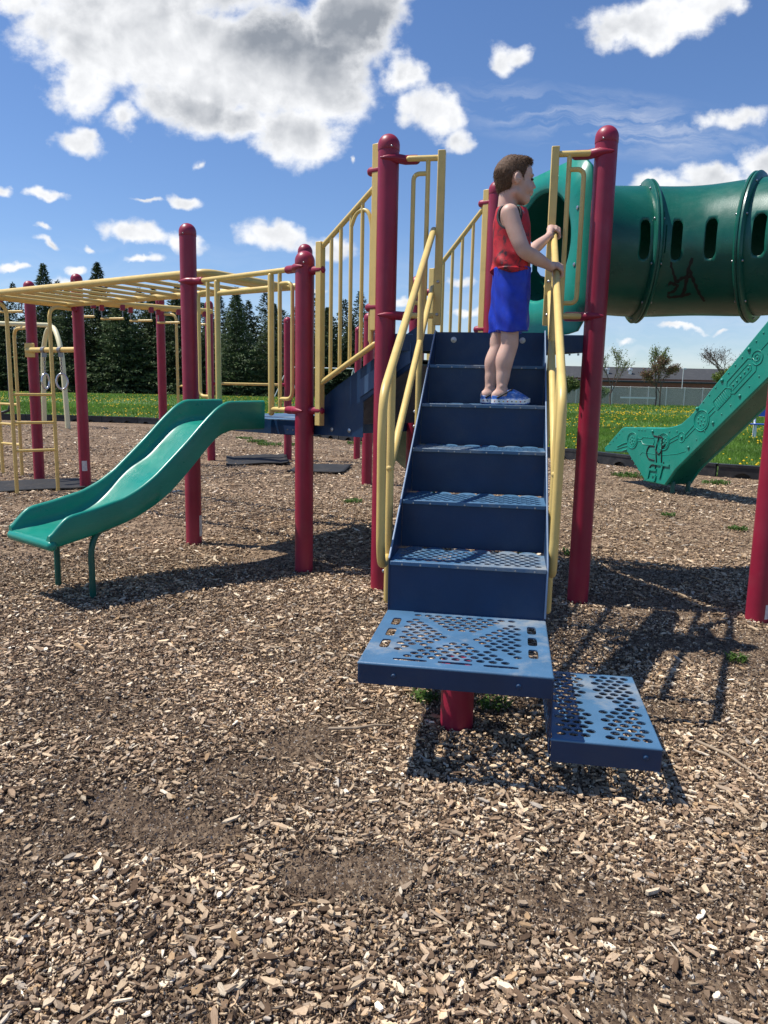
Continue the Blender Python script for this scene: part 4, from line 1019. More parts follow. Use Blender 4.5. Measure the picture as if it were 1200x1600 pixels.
# a few sticks lying on the chips
STICK = mat('dry_twig', (.34, .26, .18), .8, .2, 60)
def stick(pts, r, label):
    m = MB(); m.tube([Vector(p) for p in pts], [r, r * .95, r * .8, r * .5][:len(pts)], 7); m.build('twig', STICK, smooth=60, label=label, cat='twig')
stick([(-.19, 2.66, .022), (-.09, 2.655, .028), (-.02, 2.69, .026), (.05, 2.70, .02)], .006, 'pale dry twig lying left of the maroon step leg')
stick([(1.19, 2.62, .02), (1.25, 2.50, .028), (1.28, 2.42, .02), (1.30, 2.34, .02)], .006, 'thin dry twig lying right of the low blue step plate')

# border of black plastic timbers
def border():
    root_b = empty('playground_border', (3.14, 13.6, .13), 'low black plastic border of notched timbers between mulch and lawn', 'playground border')
    pts = [Vector((x, y, 0)) for x, y in zip(BX, BY) if x >= -25]; seglen = 1.25
    d = [0]
    for i in range(1, len(pts)): d.append(d[-1] + (pts[i] - pts[i - 1]).length)
    n = int(d[-1] / seglen)
    def at(s):
        i = min(max(int(np.searchsorted(d, s)) - 1, 0), len(pts) - 2); return pts[i].lerp(pts[i + 1], (s - d[i]) / (d[i + 1] - d[i]))
    for k in range(n):
        a, b = at(k * seglen + .012), at((k + 1) * seglen - .012); a.z = gz(a.y); b.z = gz(b.y); dd = (b - a); L_ = dd.length; dd.normalize(); nn = Vector((dd.y, -dd.x, 0)).normalized()
        H_ = .20; pl = [(0, -.05), (0, H_), (L_, H_), (L_, -.05)]
        for c in (L_ * .72, L_ * .28):
            pl += [(c + .12, 0), (c + .09, .055), (c, .085), (c - .09, .055), (c - .12, 0)]
        m = MB(); m.prism([a + dd * x + Z * z + nn * .05 for x, z in pl], nn * -.04); m.box((a + b) / 2 + Z * (H_ - .02), L_ / 2, .06, .02, (dd, nn, Z)); m.box((a + b) / 2 + Z * .07 - nn * .03, L_ / 2 - .01, .01, .1, (dd, nn, Z))
        m.build('timber', BLACK, root_b, smooth=0)
border()

# lawn blades and dandelions
def blades(name, x, y, h, wdt, colr, label, kind='stuff', lean=.35):
    n = len(x); a = rng.uniform(0, 2 * np.pi, n); g = .015 * np.clip(y - 4, 0, 9) - .006
    ca_, sa_ = np.cos(a), np.sin(a); lx = rng.normal(0, lean, n) * h; ly = rng.normal(0, lean, n) * h
    V0 = np.stack([x - ca_ * wdt / 2, y - sa_ * wdt / 2, g], -1); V1 = np.stack([x + ca_ * wdt / 2, y + sa_ * wdt / 2, g], -1); V2 = np.stack([x + lx, y + ly, g + h], -1)
    Vv = np.stack([V0, V1, V2], 1).reshape(-1, 3); Ff = np.arange(3 * n).reshape(n, 3); C = np.ones((n, 3, 4)); C[..., :3] = colr[:, None]
    return np_mesh(name, Vv, Ff, LEAF, C.reshape(-1, 4), label=label, kind=kind)
def lawn():
    X = []; Y = []; 
    for y0, y1, dens in ((9, 16, 520), (16, 26, 280), (26, 45, 60), (45, 98, 9)):
        hw = .55 * y1 + 2; n = int((y1 - y0) * 2 * hw * dens); x = rng.uniform(-hw, hw, n); y = rng.uniform(y0, y1, n)
        ok = (np.abs(x) < .55 * y + 2) & (y > np.interp(x, BX, BY) + .12); X.append(x[ok]); Y.append(y[ok])
    x = np.concatenate(X); y = np.concatenate(Y); n = len(x); k = rng.random((n, 1)); nn_ = vnoise(x, y, .5, 9)[:, None]
    c = (np.array([.105, .215, .026]) * (1 - k) + np.array([.19, .32, .055]) * k) * (.6 + .75 * nn_)
    sc = np.clip(y / 18, .7, 3.6)
    blades('grass', x, y, rng.uniform(.05, .11, n) * np.sqrt(sc), .022 * sc, c, 'short green grass blades of the lawn')
    # dandelion heads
    X = []; Y = []
    for y0, y1, dens, right in ((10, 30, 6.0, 1), (30, 60, 2.2, 1), (60, 98, .8, 1)):
        hw = .55 * y1 + 2; n = int((y1 - y0) * 2 * hw * dens); x = rng.uniform(-hw, hw, n); y = rng.uniform(y0, y1, n)
        cl = .65 * vnoise(x, y * .7, .28, 11) + .35 * vnoise(x, y, 1.1, 12)
        ok = (np.abs(x) < .55 * y + 2) & (y > np.interp(x, BX, BY) + .25) & (rng.random(n) < np.clip((cl - .44) / .14, 0, 1) * 1.3 * np.where(x > 0, 1, .65)); X.append(x[ok]); Y.append(y[ok])
    x = np.concatenate(X); y = np.concatenate(Y); n = len(x); g = .015 * np.clip(y - 4, 0, 9)
    r = rng.uniform(.018, .030, n) * np.clip(y / 25, 1, 1.9); h = rng.uniform(.05, .13, n); K_ = 6; ang = np.arange(K_) * 2 * np.pi / K_
    ring_ = np.stack([x[:, None] + r[:, None] * np.cos(ang), y[:, None] + r[:, None] * np.sin(ang), (g + h)[:, None] + 0 * ang], -1)
    top = np.stack([x, y, g + h + r * .8], -1)[:, None]; bot = np.stack([x, y, g + h - r * .5], -1)[:, None]
    Vv = np.concatenate([ring_, top, bot], 1).reshape(-1, 3); F = []
    for k in range(K_): F += [(k, (k + 1) % K_, K_), ((k + 1) % K_, k, K_ + 1)]
    Ff = ((np.arange(n) * (K_ + 2))[:, None, None] + np.array(F)[None]).reshape(-1, 3); C = np.ones((n, K_ + 2, 4)); C[..., :3] = np.array([.85, .62, .02]) * rng.uniform(.8, 1.1, (n, 1, 1))
    np_mesh('dandelions', Vv, Ff, LEAF, C.reshape(-1, 4), label='yellow dandelion flowers dotted over the lawn', kind='stuff')
lawn()

# weed tufts among the chips
def weed(x, y, r, label, nleaf=90, h=.07):
    g = gz(y); n = nleaf; a = rng.uniform(0, 2 * np.pi, n); rr = r * np.sqrt(rng.random(n)) * .75
    bx, b_y = x + rr * np.cos(a), y + rr * np.sin(a) * .8; ll = rng.uniform(.4, 1, n) * h; d = rng.uniform(0, 2 * np.pi, n); hor = rng.uniform(.4, 1.1, n)
    vs = []; fs = []; cs = []
    for i in range(n):
        dx, dy = math.cos(d[i]), math.sin(d[i]); px, py = -dy, dx; wd = ll[i] * rng.uniform(.10, .22); z0 = g + .008
        P_ = [(0, 0), (.5, .65), (1, .75)]
        k = len(vs)
        for t, zt in P_:
            ww = wd * (1 - abs(t - .5) * 1.6) if t < 1 else .001
            for sg in (-1, 1): vs.append((bx[i] + dx * hor[i] * ll[i] * t + px * ww * sg, b_y[i] + dy * hor[i] * ll[i] * t + py * ww * sg, z0 + ll[i] * zt))
        fs += [(k, k + 1, k + 3, k + 2), (k + 2, k + 3, k + 5, k + 4)]
        c = np.array([.05, .11, .02]) * (1 - (q := rng.random())) + np.array([.12, .20, .045]) * q; cs += [(*c, 1)] * 6
    np_mesh('weed_tuft', np.array(vs), np.array(fs), LEAF, np.array(cs), label=label, cat='weeds', group='green weed tufts growing through the chips')
for a in ((1.52, 5.78, .14, 'dense green weed tuft just right of the maroon post at the right of the stairs'), (1.12, 5.75, .08, 'dark weed tuft squeezed between the yellow handrail and the maroon post'),
          (2.95, 7.65, .10, 'small bright weed tuft in open mulch, left of the two at the right edge'), (3.35, 6.95, .12, 'weed tuft nearest the right edge in open mulch, beside the nearest right post'), (-.35, 8.1, .14, 'thin weed tuft on mulch between the two middle maroon posts'),
          (-2.75, 16.0, .30, 'broad weed patch behind the green slide top, middle of a cluster'), (-2.35, 15.2, .35, 'bright broad weed patch behind the green slide, nearest of a cluster'), (-1.8, 15.3, .3, 'weed patch right of the cluster behind the green slide'), (-3.2, 17.0, .25, 'weed patch at the back of the cluster behind the green slide'),
          (.47, 2.92, .10, 'leafy weed growing in shade behind the maroon leg of the big step plate'), (.20, 2.98, .10, 'small weed just left of the maroon leg under the big step plate'), (3.6, 10.9, .35, 'thin grassy patch close to the border, right of the tall slide foot'), (4.6, 10.3, .25, 'grassy patch at the border near the right edge'), (-5.2, 18.5, .35, 'pale weed patch near the border left of the green slide'), (-.55, 16.0, .35, 'pale grass patch under the short inner stair, near the border'), (1.76, 3.52, .07, 'tiny weed tuft just in front of the right edge post')):
    weed(*a, nleaf=int(40 + a[2] * 420), h=.035 + a[2] * .16)

# rubber wear mats
def wear_mat(cx, cy, hx, hy, ang, label, curl=.02):
    m = MB(); nx, ny_ = 16, 12; g = gz(cy); vs = []; c, s_ = math.cos(ang), math.sin(ang)
    for i in range(nx + 1):
        for j in range(ny_ + 1):
            x = (i / nx * 2 - 1) * hx; y = (j / ny_ * 2 - 1) * hy
            z = .03 + curl * (math.sin(x * 3.1 + 1) + math.sin(y * 5.3)) * .6 + curl * max(0, abs(x) / hx - .75) * 2
            vs.append((cx + x * c - y * s_, cy + x * s_ + y * c, g + max(z, .018)))
    m.add(vs, [(i * (ny_ + 1) + j, (i + 1) * (ny_ + 1) + j, (i + 1) * (ny_ + 1) + j + 1, i * (ny_ + 1) + j + 1) for i in range(nx) for j in range(ny_)])
    m.build('rubber_mat', MATR, solid=.02, label=label, cat='rubber mat', smooth=60, group='black rubber wear mats lying on the mulch')
wear_mat(-2.05, 11.9, .48, .50, .2, 'rumpled black rubber mat behind the top of the green slide', .06)
wear_mat(-.95, 11.05, .40, .5, -.1, 'flat black rubber mat behind the post right of the green slide')
wear_mat(-4.25, 8.75, .62, .40, .5, 'black rubber mat at the foot of the yellow rung ladder')

# ------------------------------------------------------------------ cream swing frame, far left
def swing():
    r = empty('swing_set', (-8.3, 19.6, .13), 'cream arched swing frame behind the left maroon posts', 'swing set')
    A = Vector((-9.855, 21.6, -.1)); B = Vector((-8.333, 19.65, -.1)); T_ = (A + B) / 2; T_.z = 2.85
    m = MB(); a1 = A.lerp(B, .12); b1 = A.lerp(B, .88)
    P_ = [A, Vector((*a1.xy, 2.2)) * 1, T_ + (A - B).normalized() * .35 - Z * .05, T_ + (B - A).normalized() * .35 - Z * .05, Vector((*b1.xy, 2.2)), B]
    m.tube(fillet(P_, .5, 8), .065, 14); m.build('arch_leg', CREAM, r, smooth=60)
    m = MB(); m.tube([T_, T_ + Vector((-6.0, -1.2, 0)).normalized() * 5.0], .06, 14); m.build('top_beam', CREAM, r, smooth=60)
    d = Vector((-6.0, -1.2, 0)).normalized(); n = Vector((-d.y, d.x, 0))
    for s in (1.35,):
        ch = MB(); se = MB(); p = T_ + d * s
        for q in (-.22, .22): ch.tube([p + d * q, p + d * q * .9 - Z * 2.2], .012, 6)
        se.tube([p - d * .22 - Z * 2.15, p - d * .17 - Z * 2.3, p - Z * 2.36, p + d * .17 - Z * 2.3, p + d * .22 - Z * 2.15], .04, 8)
        so = se.build('seat', BLACK, r, smooth=60); ch.build('chain', CHAIN, so)
swing()
# white pipe frame far off by the tree line
m = MB(); gp = lambda x, y, z: Vector((x, y, z))
m.tube([gp(-12.4, 95, 3.95), gp(-4.2, 95, 3.9)], .07, 8); m.tube([gp(-12.4, 95, 3.95), gp(-14.2, 95, 0)], .06, 8); m.tube([gp(-12.4, 95, 3.95), gp(-11.2, 96.5, 0)], .06, 8); m.tube([gp(-4.2, 95, 3.9), gp(-3.2, 95, 0)], .06, 8); m.tube([gp(-4.2, 95, 3.9), gp(-5.2, 96.5, 0)], .06, 8)
m.build('pipe_frame', WHITE, smooth=60, label='white steel pipe frame far off in front of the dark evergreens', cat='pipe frame')
# blue bench
def bench():
    r = empty('park_bench', (10.75, 21.6, .13), 'bright blue bench with white legs on the lawn at the right edge', 'bench'); g = .13
    X = Vector((.95, -.3, 0)).normalized(); Y = Vector((.3, .95, 0)); o = Vector((11.3, 21.5, g))
    m = MB(); m.box(o + Z * .42, .85, .15, .02, (X, Y, Z)); m.build('seat', BENCH, r, bevel=.01)
    m = MB(); m.box(o + Z * .80 + Y * .2, .85, .02, .16, (X, Y, Z)); m.build('backrest', BENCH, r, bevel=.01)
    for s in (-.65, .65):
        m = MB(); m.tube(fillet([o + X * s - Y * .1 - Z * .05, o + X * s - Y * .1 + Z * .40, o + X * s + Y * .17 + Z * .42, o + X * s + Y * .2 + Z * .9], .05), .03, 10); m.tube([o + X * s + Y * .17 + Z * .4, o + X * s + Y * .2 - Z * .05], .03, 10); m.build('leg', WHITE, r, smooth=60)
bench()

# ------------------------------------------------------------------ trees
BARK = mat('bark', (.12, .088, .07), .9, .3, 12)
def tri_cloud(P_, D, Ln, Wd, colr):
    """blade-like needle/leaf faces: base points, unit directions, lengths, widths"""
    n = len(P_); r = rng.normal(size=(n, 3)); sd = np.cross(D, r); sd /= np.linalg.norm(sd, axis=1, keepdims=True) + 1e-9
    a = P_ - sd * Wd[:, None] / 2; b = P_ + sd * Wd[:, None] / 2; m_ = P_ + D * Ln[:, None]
    Vv = np.stack([a, b, m_], 1).reshape(-1, 3); C = np.ones((n, 3, 4)); C[..., :3] = colr[:, None]
    return Vv, np.arange(3 * n).reshape(n, 3), C.reshape(-1, 4)
NEEDLE = tint_mat('needles', .7, .2, .12)
def spruce_mesh(H_, seed, base_r, nb=560, tone=1.0):
    rg = np.random.default_rng(seed); rpow = rg.uniform(.75, 1.15); PP = []; DD = []; LL = []; WW = []; CC = []
    for i in range(nb):
        t = (i + rg.random()) / nb; t = t ** .92; z = H_ * (.04 + .96 * t)
        rad = base_r * min(1.0, (1 - t) ** rpow * 1.12) * rg.uniform(.62, 1.12) * (1 + .16 * math.sin(t * 13 + seed)) + .15
        if rg.random() < .06: rad *= 1.2
        a = i * 2.399 + rg.normal(0, .3); droop = rg.uniform(-.25, .05) + .45 * t
        m_ = max(6, int(26 * rad / base_r) + 8)
        s = np.sort(rg.random(m_) ** .75); d = np.array([math.cos(a), math.sin(a), 0]); side = np.array([-d[1], d[0], 0])
        off = rg.normal(0, 1, (m_, 1)) * side * rad * .16 * (1.1 - s[:, None] * .6)
        p = np.array([0, 0, z]) + d * (rad * s)[:, None] + off + np.array([0, 0, 1.0]) * (droop * rad * s ** 1.3 + rg.normal(0, .07, m_))[:, None]
        dd_ = d * .8 + side * (rg.normal(0, .55, (m_, 1))) + np.array([0, 0, 1]) * (rg.normal(-.1, .4, (m_, 1)))
        dd_ /= np.linalg.norm(dd_, axis=1, keepdims=True)
        tn = (.45 + .55 * rg.random()) * tone
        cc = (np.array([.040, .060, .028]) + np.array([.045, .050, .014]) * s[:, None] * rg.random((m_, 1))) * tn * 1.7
        PP.append(p); DD.append(dd_); LL.append(rg.uniform(.35, .8, m_) * (.6 + .5 * (1 - t))); WW.append(rg.uniform(.14, .34, m_) * (.6 + .5 * (1 - t))); CC.append(cc)
    return tri_cloud(np.concatenate(PP), np.concatenate(DD), np.concatenate(LL), np.concatenate(WW), np.concatenate(CC))
def mk_tree_mesh(name, Vv, Ff, C, mt):
    o = np_mesh(name, Vv, Ff, mt, C); return o
PROTO = []
for i in range(6):
    H_ = (16.5, 18.5, 15.5, 17.5, 14.5, 19.5)[i]
    Vv, Ff, C = spruce_mesh(H_, 40 + i, (6.0, 6.4, 5.8, 6.6, 5.6, 5.8)[i], tone=(.9, 1.15, .8, 1.05, 1.25, .85)[i])
    root_t = empty('spruce_tree', (0, 0, 0), 'x', 'tree', 'dark evergreens in a row beyond the lawn')
    cr_ = mk_tree_mesh('crown', Vv, Ff, C, NEEDLE); cr_.parent = root_t
    m = MB(); m.tube([(0, 0, -.3), (0, 0, H_ * .5), (0, 0, H_ * .97)], [.28, .16, .03], 8); tk = m.build('trunk', BARK, smooth=60); tk.parent = root_t
    PROTO.append(root_t)
# (image-independent list: x, y, proto, scale, label)
TR = [(-62, 112, 4, .92, 'leftmost tall evergreen, cut by the left edge'), (-56.5, 112, 0, .8, 'evergreen second from the left edge, lower than its neighbours'), (-51.0, 114, 1, 1.00, 'pointed evergreen rising above the bars at the far left'),
      (-46.0, 110, 3, .84, 'evergreen between the two tall pointed ones on the left'), (-42.6, 113, 5, .96, 'tall pointed evergreen between the left maroon posts and the front left post'), (-38.4, 110, 4, .93, 'evergreen behind the hanging trapeze grips'),
      (-34.5, 113, 2, .98, 'evergreen left of the front left maroon post'), (-30.4, 111, 0, .95, 'evergreen half hidden by the front left maroon post'), (-26.5, 114, 4, .78, 'low evergreen just right of the front left maroon post'),
      (-21.6, 109, 1, .80, 'full pointed evergreen framed by the yellow slide guard'), (-16.6, 112, 3, .76, 'evergreen right of the one framed by the slide guard'), (-12.4, 110, 0, .80, 'evergreen behind the post right of the green slide'),
      (-8.9, 112, 5, .66, 'narrow evergreen seen through the sloped yellow balusters'), (-5.4, 113, 2, .73, 'evergreen at the right end of the row, by the stair post'), (-1.0, 116, 4, .66, 'small evergreen at the far right end of the row'),
      (-67, 118, 3, .95, 'evergreen standing beyond the left edge')]
first = {}
for i, (x, y, p, sc, lab) in enumerate(TR):
    o = PROTO[p] if p not in first else copy_tree(PROTO[p]); first[p] = 1
    o.location = (x, y, .13); o.scale = (sc * 1.02, sc * 1.02, sc); o.rotation_euler = (0, 0, i * 1.3)
    o['label'] = lab
# second rank behind fills the gaps as one dark far mass
def back_rank():
    Vs = []; Fs = []; Cs = []; off = 0
    for i in range(29):
        Vv, Ff, C = spruce_mesh(13.6 + (i * 37 % 11) * .35, 200 + i, 6.6, 260, .75)
        Vv = Vv + np.array([-72 + i * 2.5, 121 + (i * 5 % 4), .1]); Vv[:, 2] = Vv[:, 2]
        Vs.append(Vv); Fs.append(Ff + off); Cs.append(C); off += len(Vv)
    np_mesh('evergreen_thicket', np.concatenate(Vs), np.concatenate(Fs), NEEDLE, np.concatenate(Cs), label='dense dark evergreen thicket filling in behind the front row', kind='stuff')
back_rank()

def broadleaf(name, x, y, H_, W_, label, leafc, dens, seed, bare_=False, trunk_h=.35, lsz=.14, levels=4):
    rg = np.random.default_rng(seed); r = empty(name, (x, y, .13), label, 'tree'); segs = []
    m = MB()
    def grow(p, d, ln, rad, lev):
        q = p + d * ln; mid = p.lerp(q, .5) + Vector(rg.normal(0, .03 * ln, 3)); m.tube([p, mid, q], [rad, rad * .85, rad * .7], 5, cap='flat'); segs.append((p, q, lev))
        if lev >= levels: return
        for k in range(3 if lev < 3 else 3):
            a = rg.uniform(0, 6.28); t = rg.uniform(.35, .75); nd = (d + Vector((math.cos(a) * t * W_, math.sin(a) * t * W_, rg.uniform(-.1, .35)))).normalized()
            grow(q if k else p.lerp(q, .7), nd, ln * rg.uniform(.62, .82), rad * .62, lev + 1)
    o = Vector((x, y, .1)); grow(o, Vector((rg.normal(0, .05), rg.normal(0, .05), 1)).normalized(), H_ * trunk_h, H_ * .016, 0)
    m.build('trunk', BARK, r, smooth=60)
    if dens:
        P_ = []; 
        for p, q, lev in segs:
            if lev < 2: continue
            for k in range(int(dens * (1 if lev < 4 else 1.6))):
                P_.append(np.array(p.lerp(q, rg.random())) + rg.normal(0, H_ * .03, 3))
        P_ = np.array(P_); D = rg.normal(size=P_.shape); D /= np.linalg.norm(D, axis=1, keepdims=True); n = len(P_)
        c = np.array(leafc)[rg.integers(0, len(leafc), n)] * rg.uniform(.7, 1.2, (n, 1))
        Vv, Ff, C = tri_cloud(P_ - np.array([x, y, .13]), D, rg.uniform(.7, 1.3, n) * lsz, rg.uniform(.6, 1, n) * lsz, c)
        cr_ = np_mesh('crown', Vv, Ff, LEAF, C); cr_.parent = r
    return r
broadleaf('young_tree', 31.2, 86, 5.8, 1.1, 'small bushy tree with brownish red buds, middle of the right lawn', [(.20, .11, .075), (.24, .14, .09), (.16, .16, .06)], 15, 5, lsz=.17)
broadleaf('young_tree', 30.9, 86.6, 6.2, .35, 'slim pale green budding tree rising out of the reddish one', [(.20, .26, .07), (.15, .2, .05)], 9, 11, lsz=.15)
broadleaf('bare_tree', 36.0, 80, 7.2, 1.25, 'wide bare purplish tree with dense twigs, left of the tall slide', [(.13, .09, .08), (.10, .06, .05)], 2, 9, lsz=.12, levels=5)
broadleaf('young_tree', 25.0, 84, 6.0, .7, 'thin tree with sparse yellow green leaves just right of the maroon post', [(.2, .25, .07), (.16, .18, .06)], 6, 21, lsz=.14)
broadleaf('leafy_shrub', 20.9, 88, 4.3, 1.1, 'bushy olive green shrub tree left of the right maroon post, above the wooden fence', [(.12, .17, .05), (.10, .13, .04)], 30, 31, lsz=.24, trunk_h=.25)
broadleaf('young_tree', 41.5, 92, 5.2, .8, 'yellow green leafy tree by the building, partly hidden by the tall slide', [(.2, .26, .06), (.17, .22, .05)], 30, 41, lsz=.2)
broadleaf('leafy_shrub', 26.8, 94, 3.6, 1.1, 'low green bush in front of the brick wall, behind the sparse tree', [(.15, .22, .05)], 30, 51, lsz=.22, trunk_h=.2)

# ------------------------------------------------------------------ far building and fences
ROOF = mat('grey_shingles', (.045, .047, .05), .9, .12, 3, dirt=(.09, .09, .09), dirt_amt=.5, dirt_scale=1)
BRICK = mat('red_brick', (.24, .085, .055), .9, .2, 4)
WOODF = mat('weathered_fence_boards', (.36, .33, .29), .9, .15, 6, dirt=(.26, .23, .20), dirt_amt=.5, dirt_scale=2)
GLASSD = mat('dark_glass', (.02, .025, .03), .1)
LINK = mat('galvanised_mesh', (.62, .63, .62), .5)
def building():
    r = empty('school_building', (40, 118, .13), 'long low brick building with a wide grey shingle roof and white vents', 'building')
    m = MB(); m.box((43, 123.6, 2.0), 19.5, 6.45, 1.9); m.build('wall', BRICK, r)
    m = MB(); y0, y1, z0, z1 = 116.95, 131, 3.55, 5.85
    m.add([(22.3, y0, z0), (64, y0, z0), (64, y0 + 7, z1), (28.5, y0 + 7, z1), (64, y1, z0), (22.3, y1, z0), (22.3, y0, z0 - .25), (64, y0, z0 - .25)], [(0, 1, 2, 3), (3, 2, 4, 5), (0, 3, 5), (0, 6, 7, 1)])
    rf = m.build('roof', ROOF, r, smooth=0)
    m = MB(); m.box((34, 117.05, 3.42), 11.9, .05, .08); m.box((54, 117.05, 3.42), 8, .05, .08); m.build('fascia', mat('dark_fascia', (.05, .05, .055), .6), r)
    for x in (35.0, 38.6):
        m = MB(); m.lathe([(.28, 0), (.28, .55), (.42, .6), (.42, .8), (.2, 1.0)], (x, 120.5, 4.6), n=12); m.build('vent', ALU, rf)
    for k in range(5):
        m = MB(); x = 28.5 + k * 6; m.box((x, 117.12, 2.2), .6, .05, .5); m.build('window', GLASSD, r)
building()
m = MB(); m.box((22.5, 119.8, 2.6), 2.5, 3, 1.6, mi=1); m.box((22.8, 119.5, 4.3), 3.0, 3.4, .12)
m.build('outbuilding', [ROOF, BRICK], label='small brick wing with a flat dark roof at the building left end', cat='building')
def board_fence():
    r = empty('board_fence', (30, 96, .13), 'tall weathered grey board fence in front of the brick building', 'fence')
    m = MB(); x = 14.0; 
    while x < 48:
        m.box((x, 96 + (x * 7 % 1) * .02, 1.2), .068, .012, 1.06 + (x * 13 % 1) * .03); x += .15
    m.build('boards', WOODF, r, smooth=0)
    for k in range(15):
        m = MB(); m.box((14 + k * 2.4, 96.07, 1.2), .06, .05, 1.12); m.build('post', WOODF, r)
board_fence()
def link_fence():
    r = empty('chain_link_fence', (30, 90, .13), 'see-through chain link fence with grey steel posts at the lawn edge', 'fence')
    ps = []
    for k in range(17):
        m = MB(); x = 14 + k * 2.15; m.tube([(x, 90, 0), (x, 90, 2.35)], .045, 6); m.build('post', LINK, r)
    m = MB(); m.tube([(14, 90, 2.3), (48.4, 90, 2.3)], .03, 6); m.build('top_rail', LINK, r)
    m = MB(); t = .003
    for k in range(int(34.4 / .16)):
        x = 14 + k * .16
        for sg in (-1, 1):
            a = Vector((x, 90.03 + sg * .008, .15)); b = Vector((x + sg * 2.1, 90.03 + sg * .008, 2.25))
            if b.x < 14 or b.x > 48.4: continue
            m.bar(a, b, t, t)
    m.build('wire_mesh', LINK, r, smooth=0)
    m = MB(); m.box((29.9, 89.7, 1.05), 2.1, .03, .09); m.build('white_board', WHITE, r)
link_fence()
for (x, y, h, lab) in ((25.6, 130, 9.5, 'thin grey antenna pole above the roof beside the right maroon post'), (19.8, 120, 6.2, 'short thin pole on the roof of the small brick wing'), (41.0, 105, 5.2, 'slim lamp post with a white head before the brick wall')):
    r = empty('utility_pole' if h != 5.2 else 'lamp_post', (x, y, .13), lab, 'pole')
    m = MB(); m.tube([(x, y, 0), (x, y, h)], .05, 6); m.build('pole', LINK, r)
    m = MB(); m.box((x + .15, y, h - .1 if h == 5.2 else h + .3), .22 if h == 5.2 else .03, .1, .08 if h == 5.2 else .3); m.build('head', WHITE if h == 5.2 else LINK, r)
def mower():
    pass

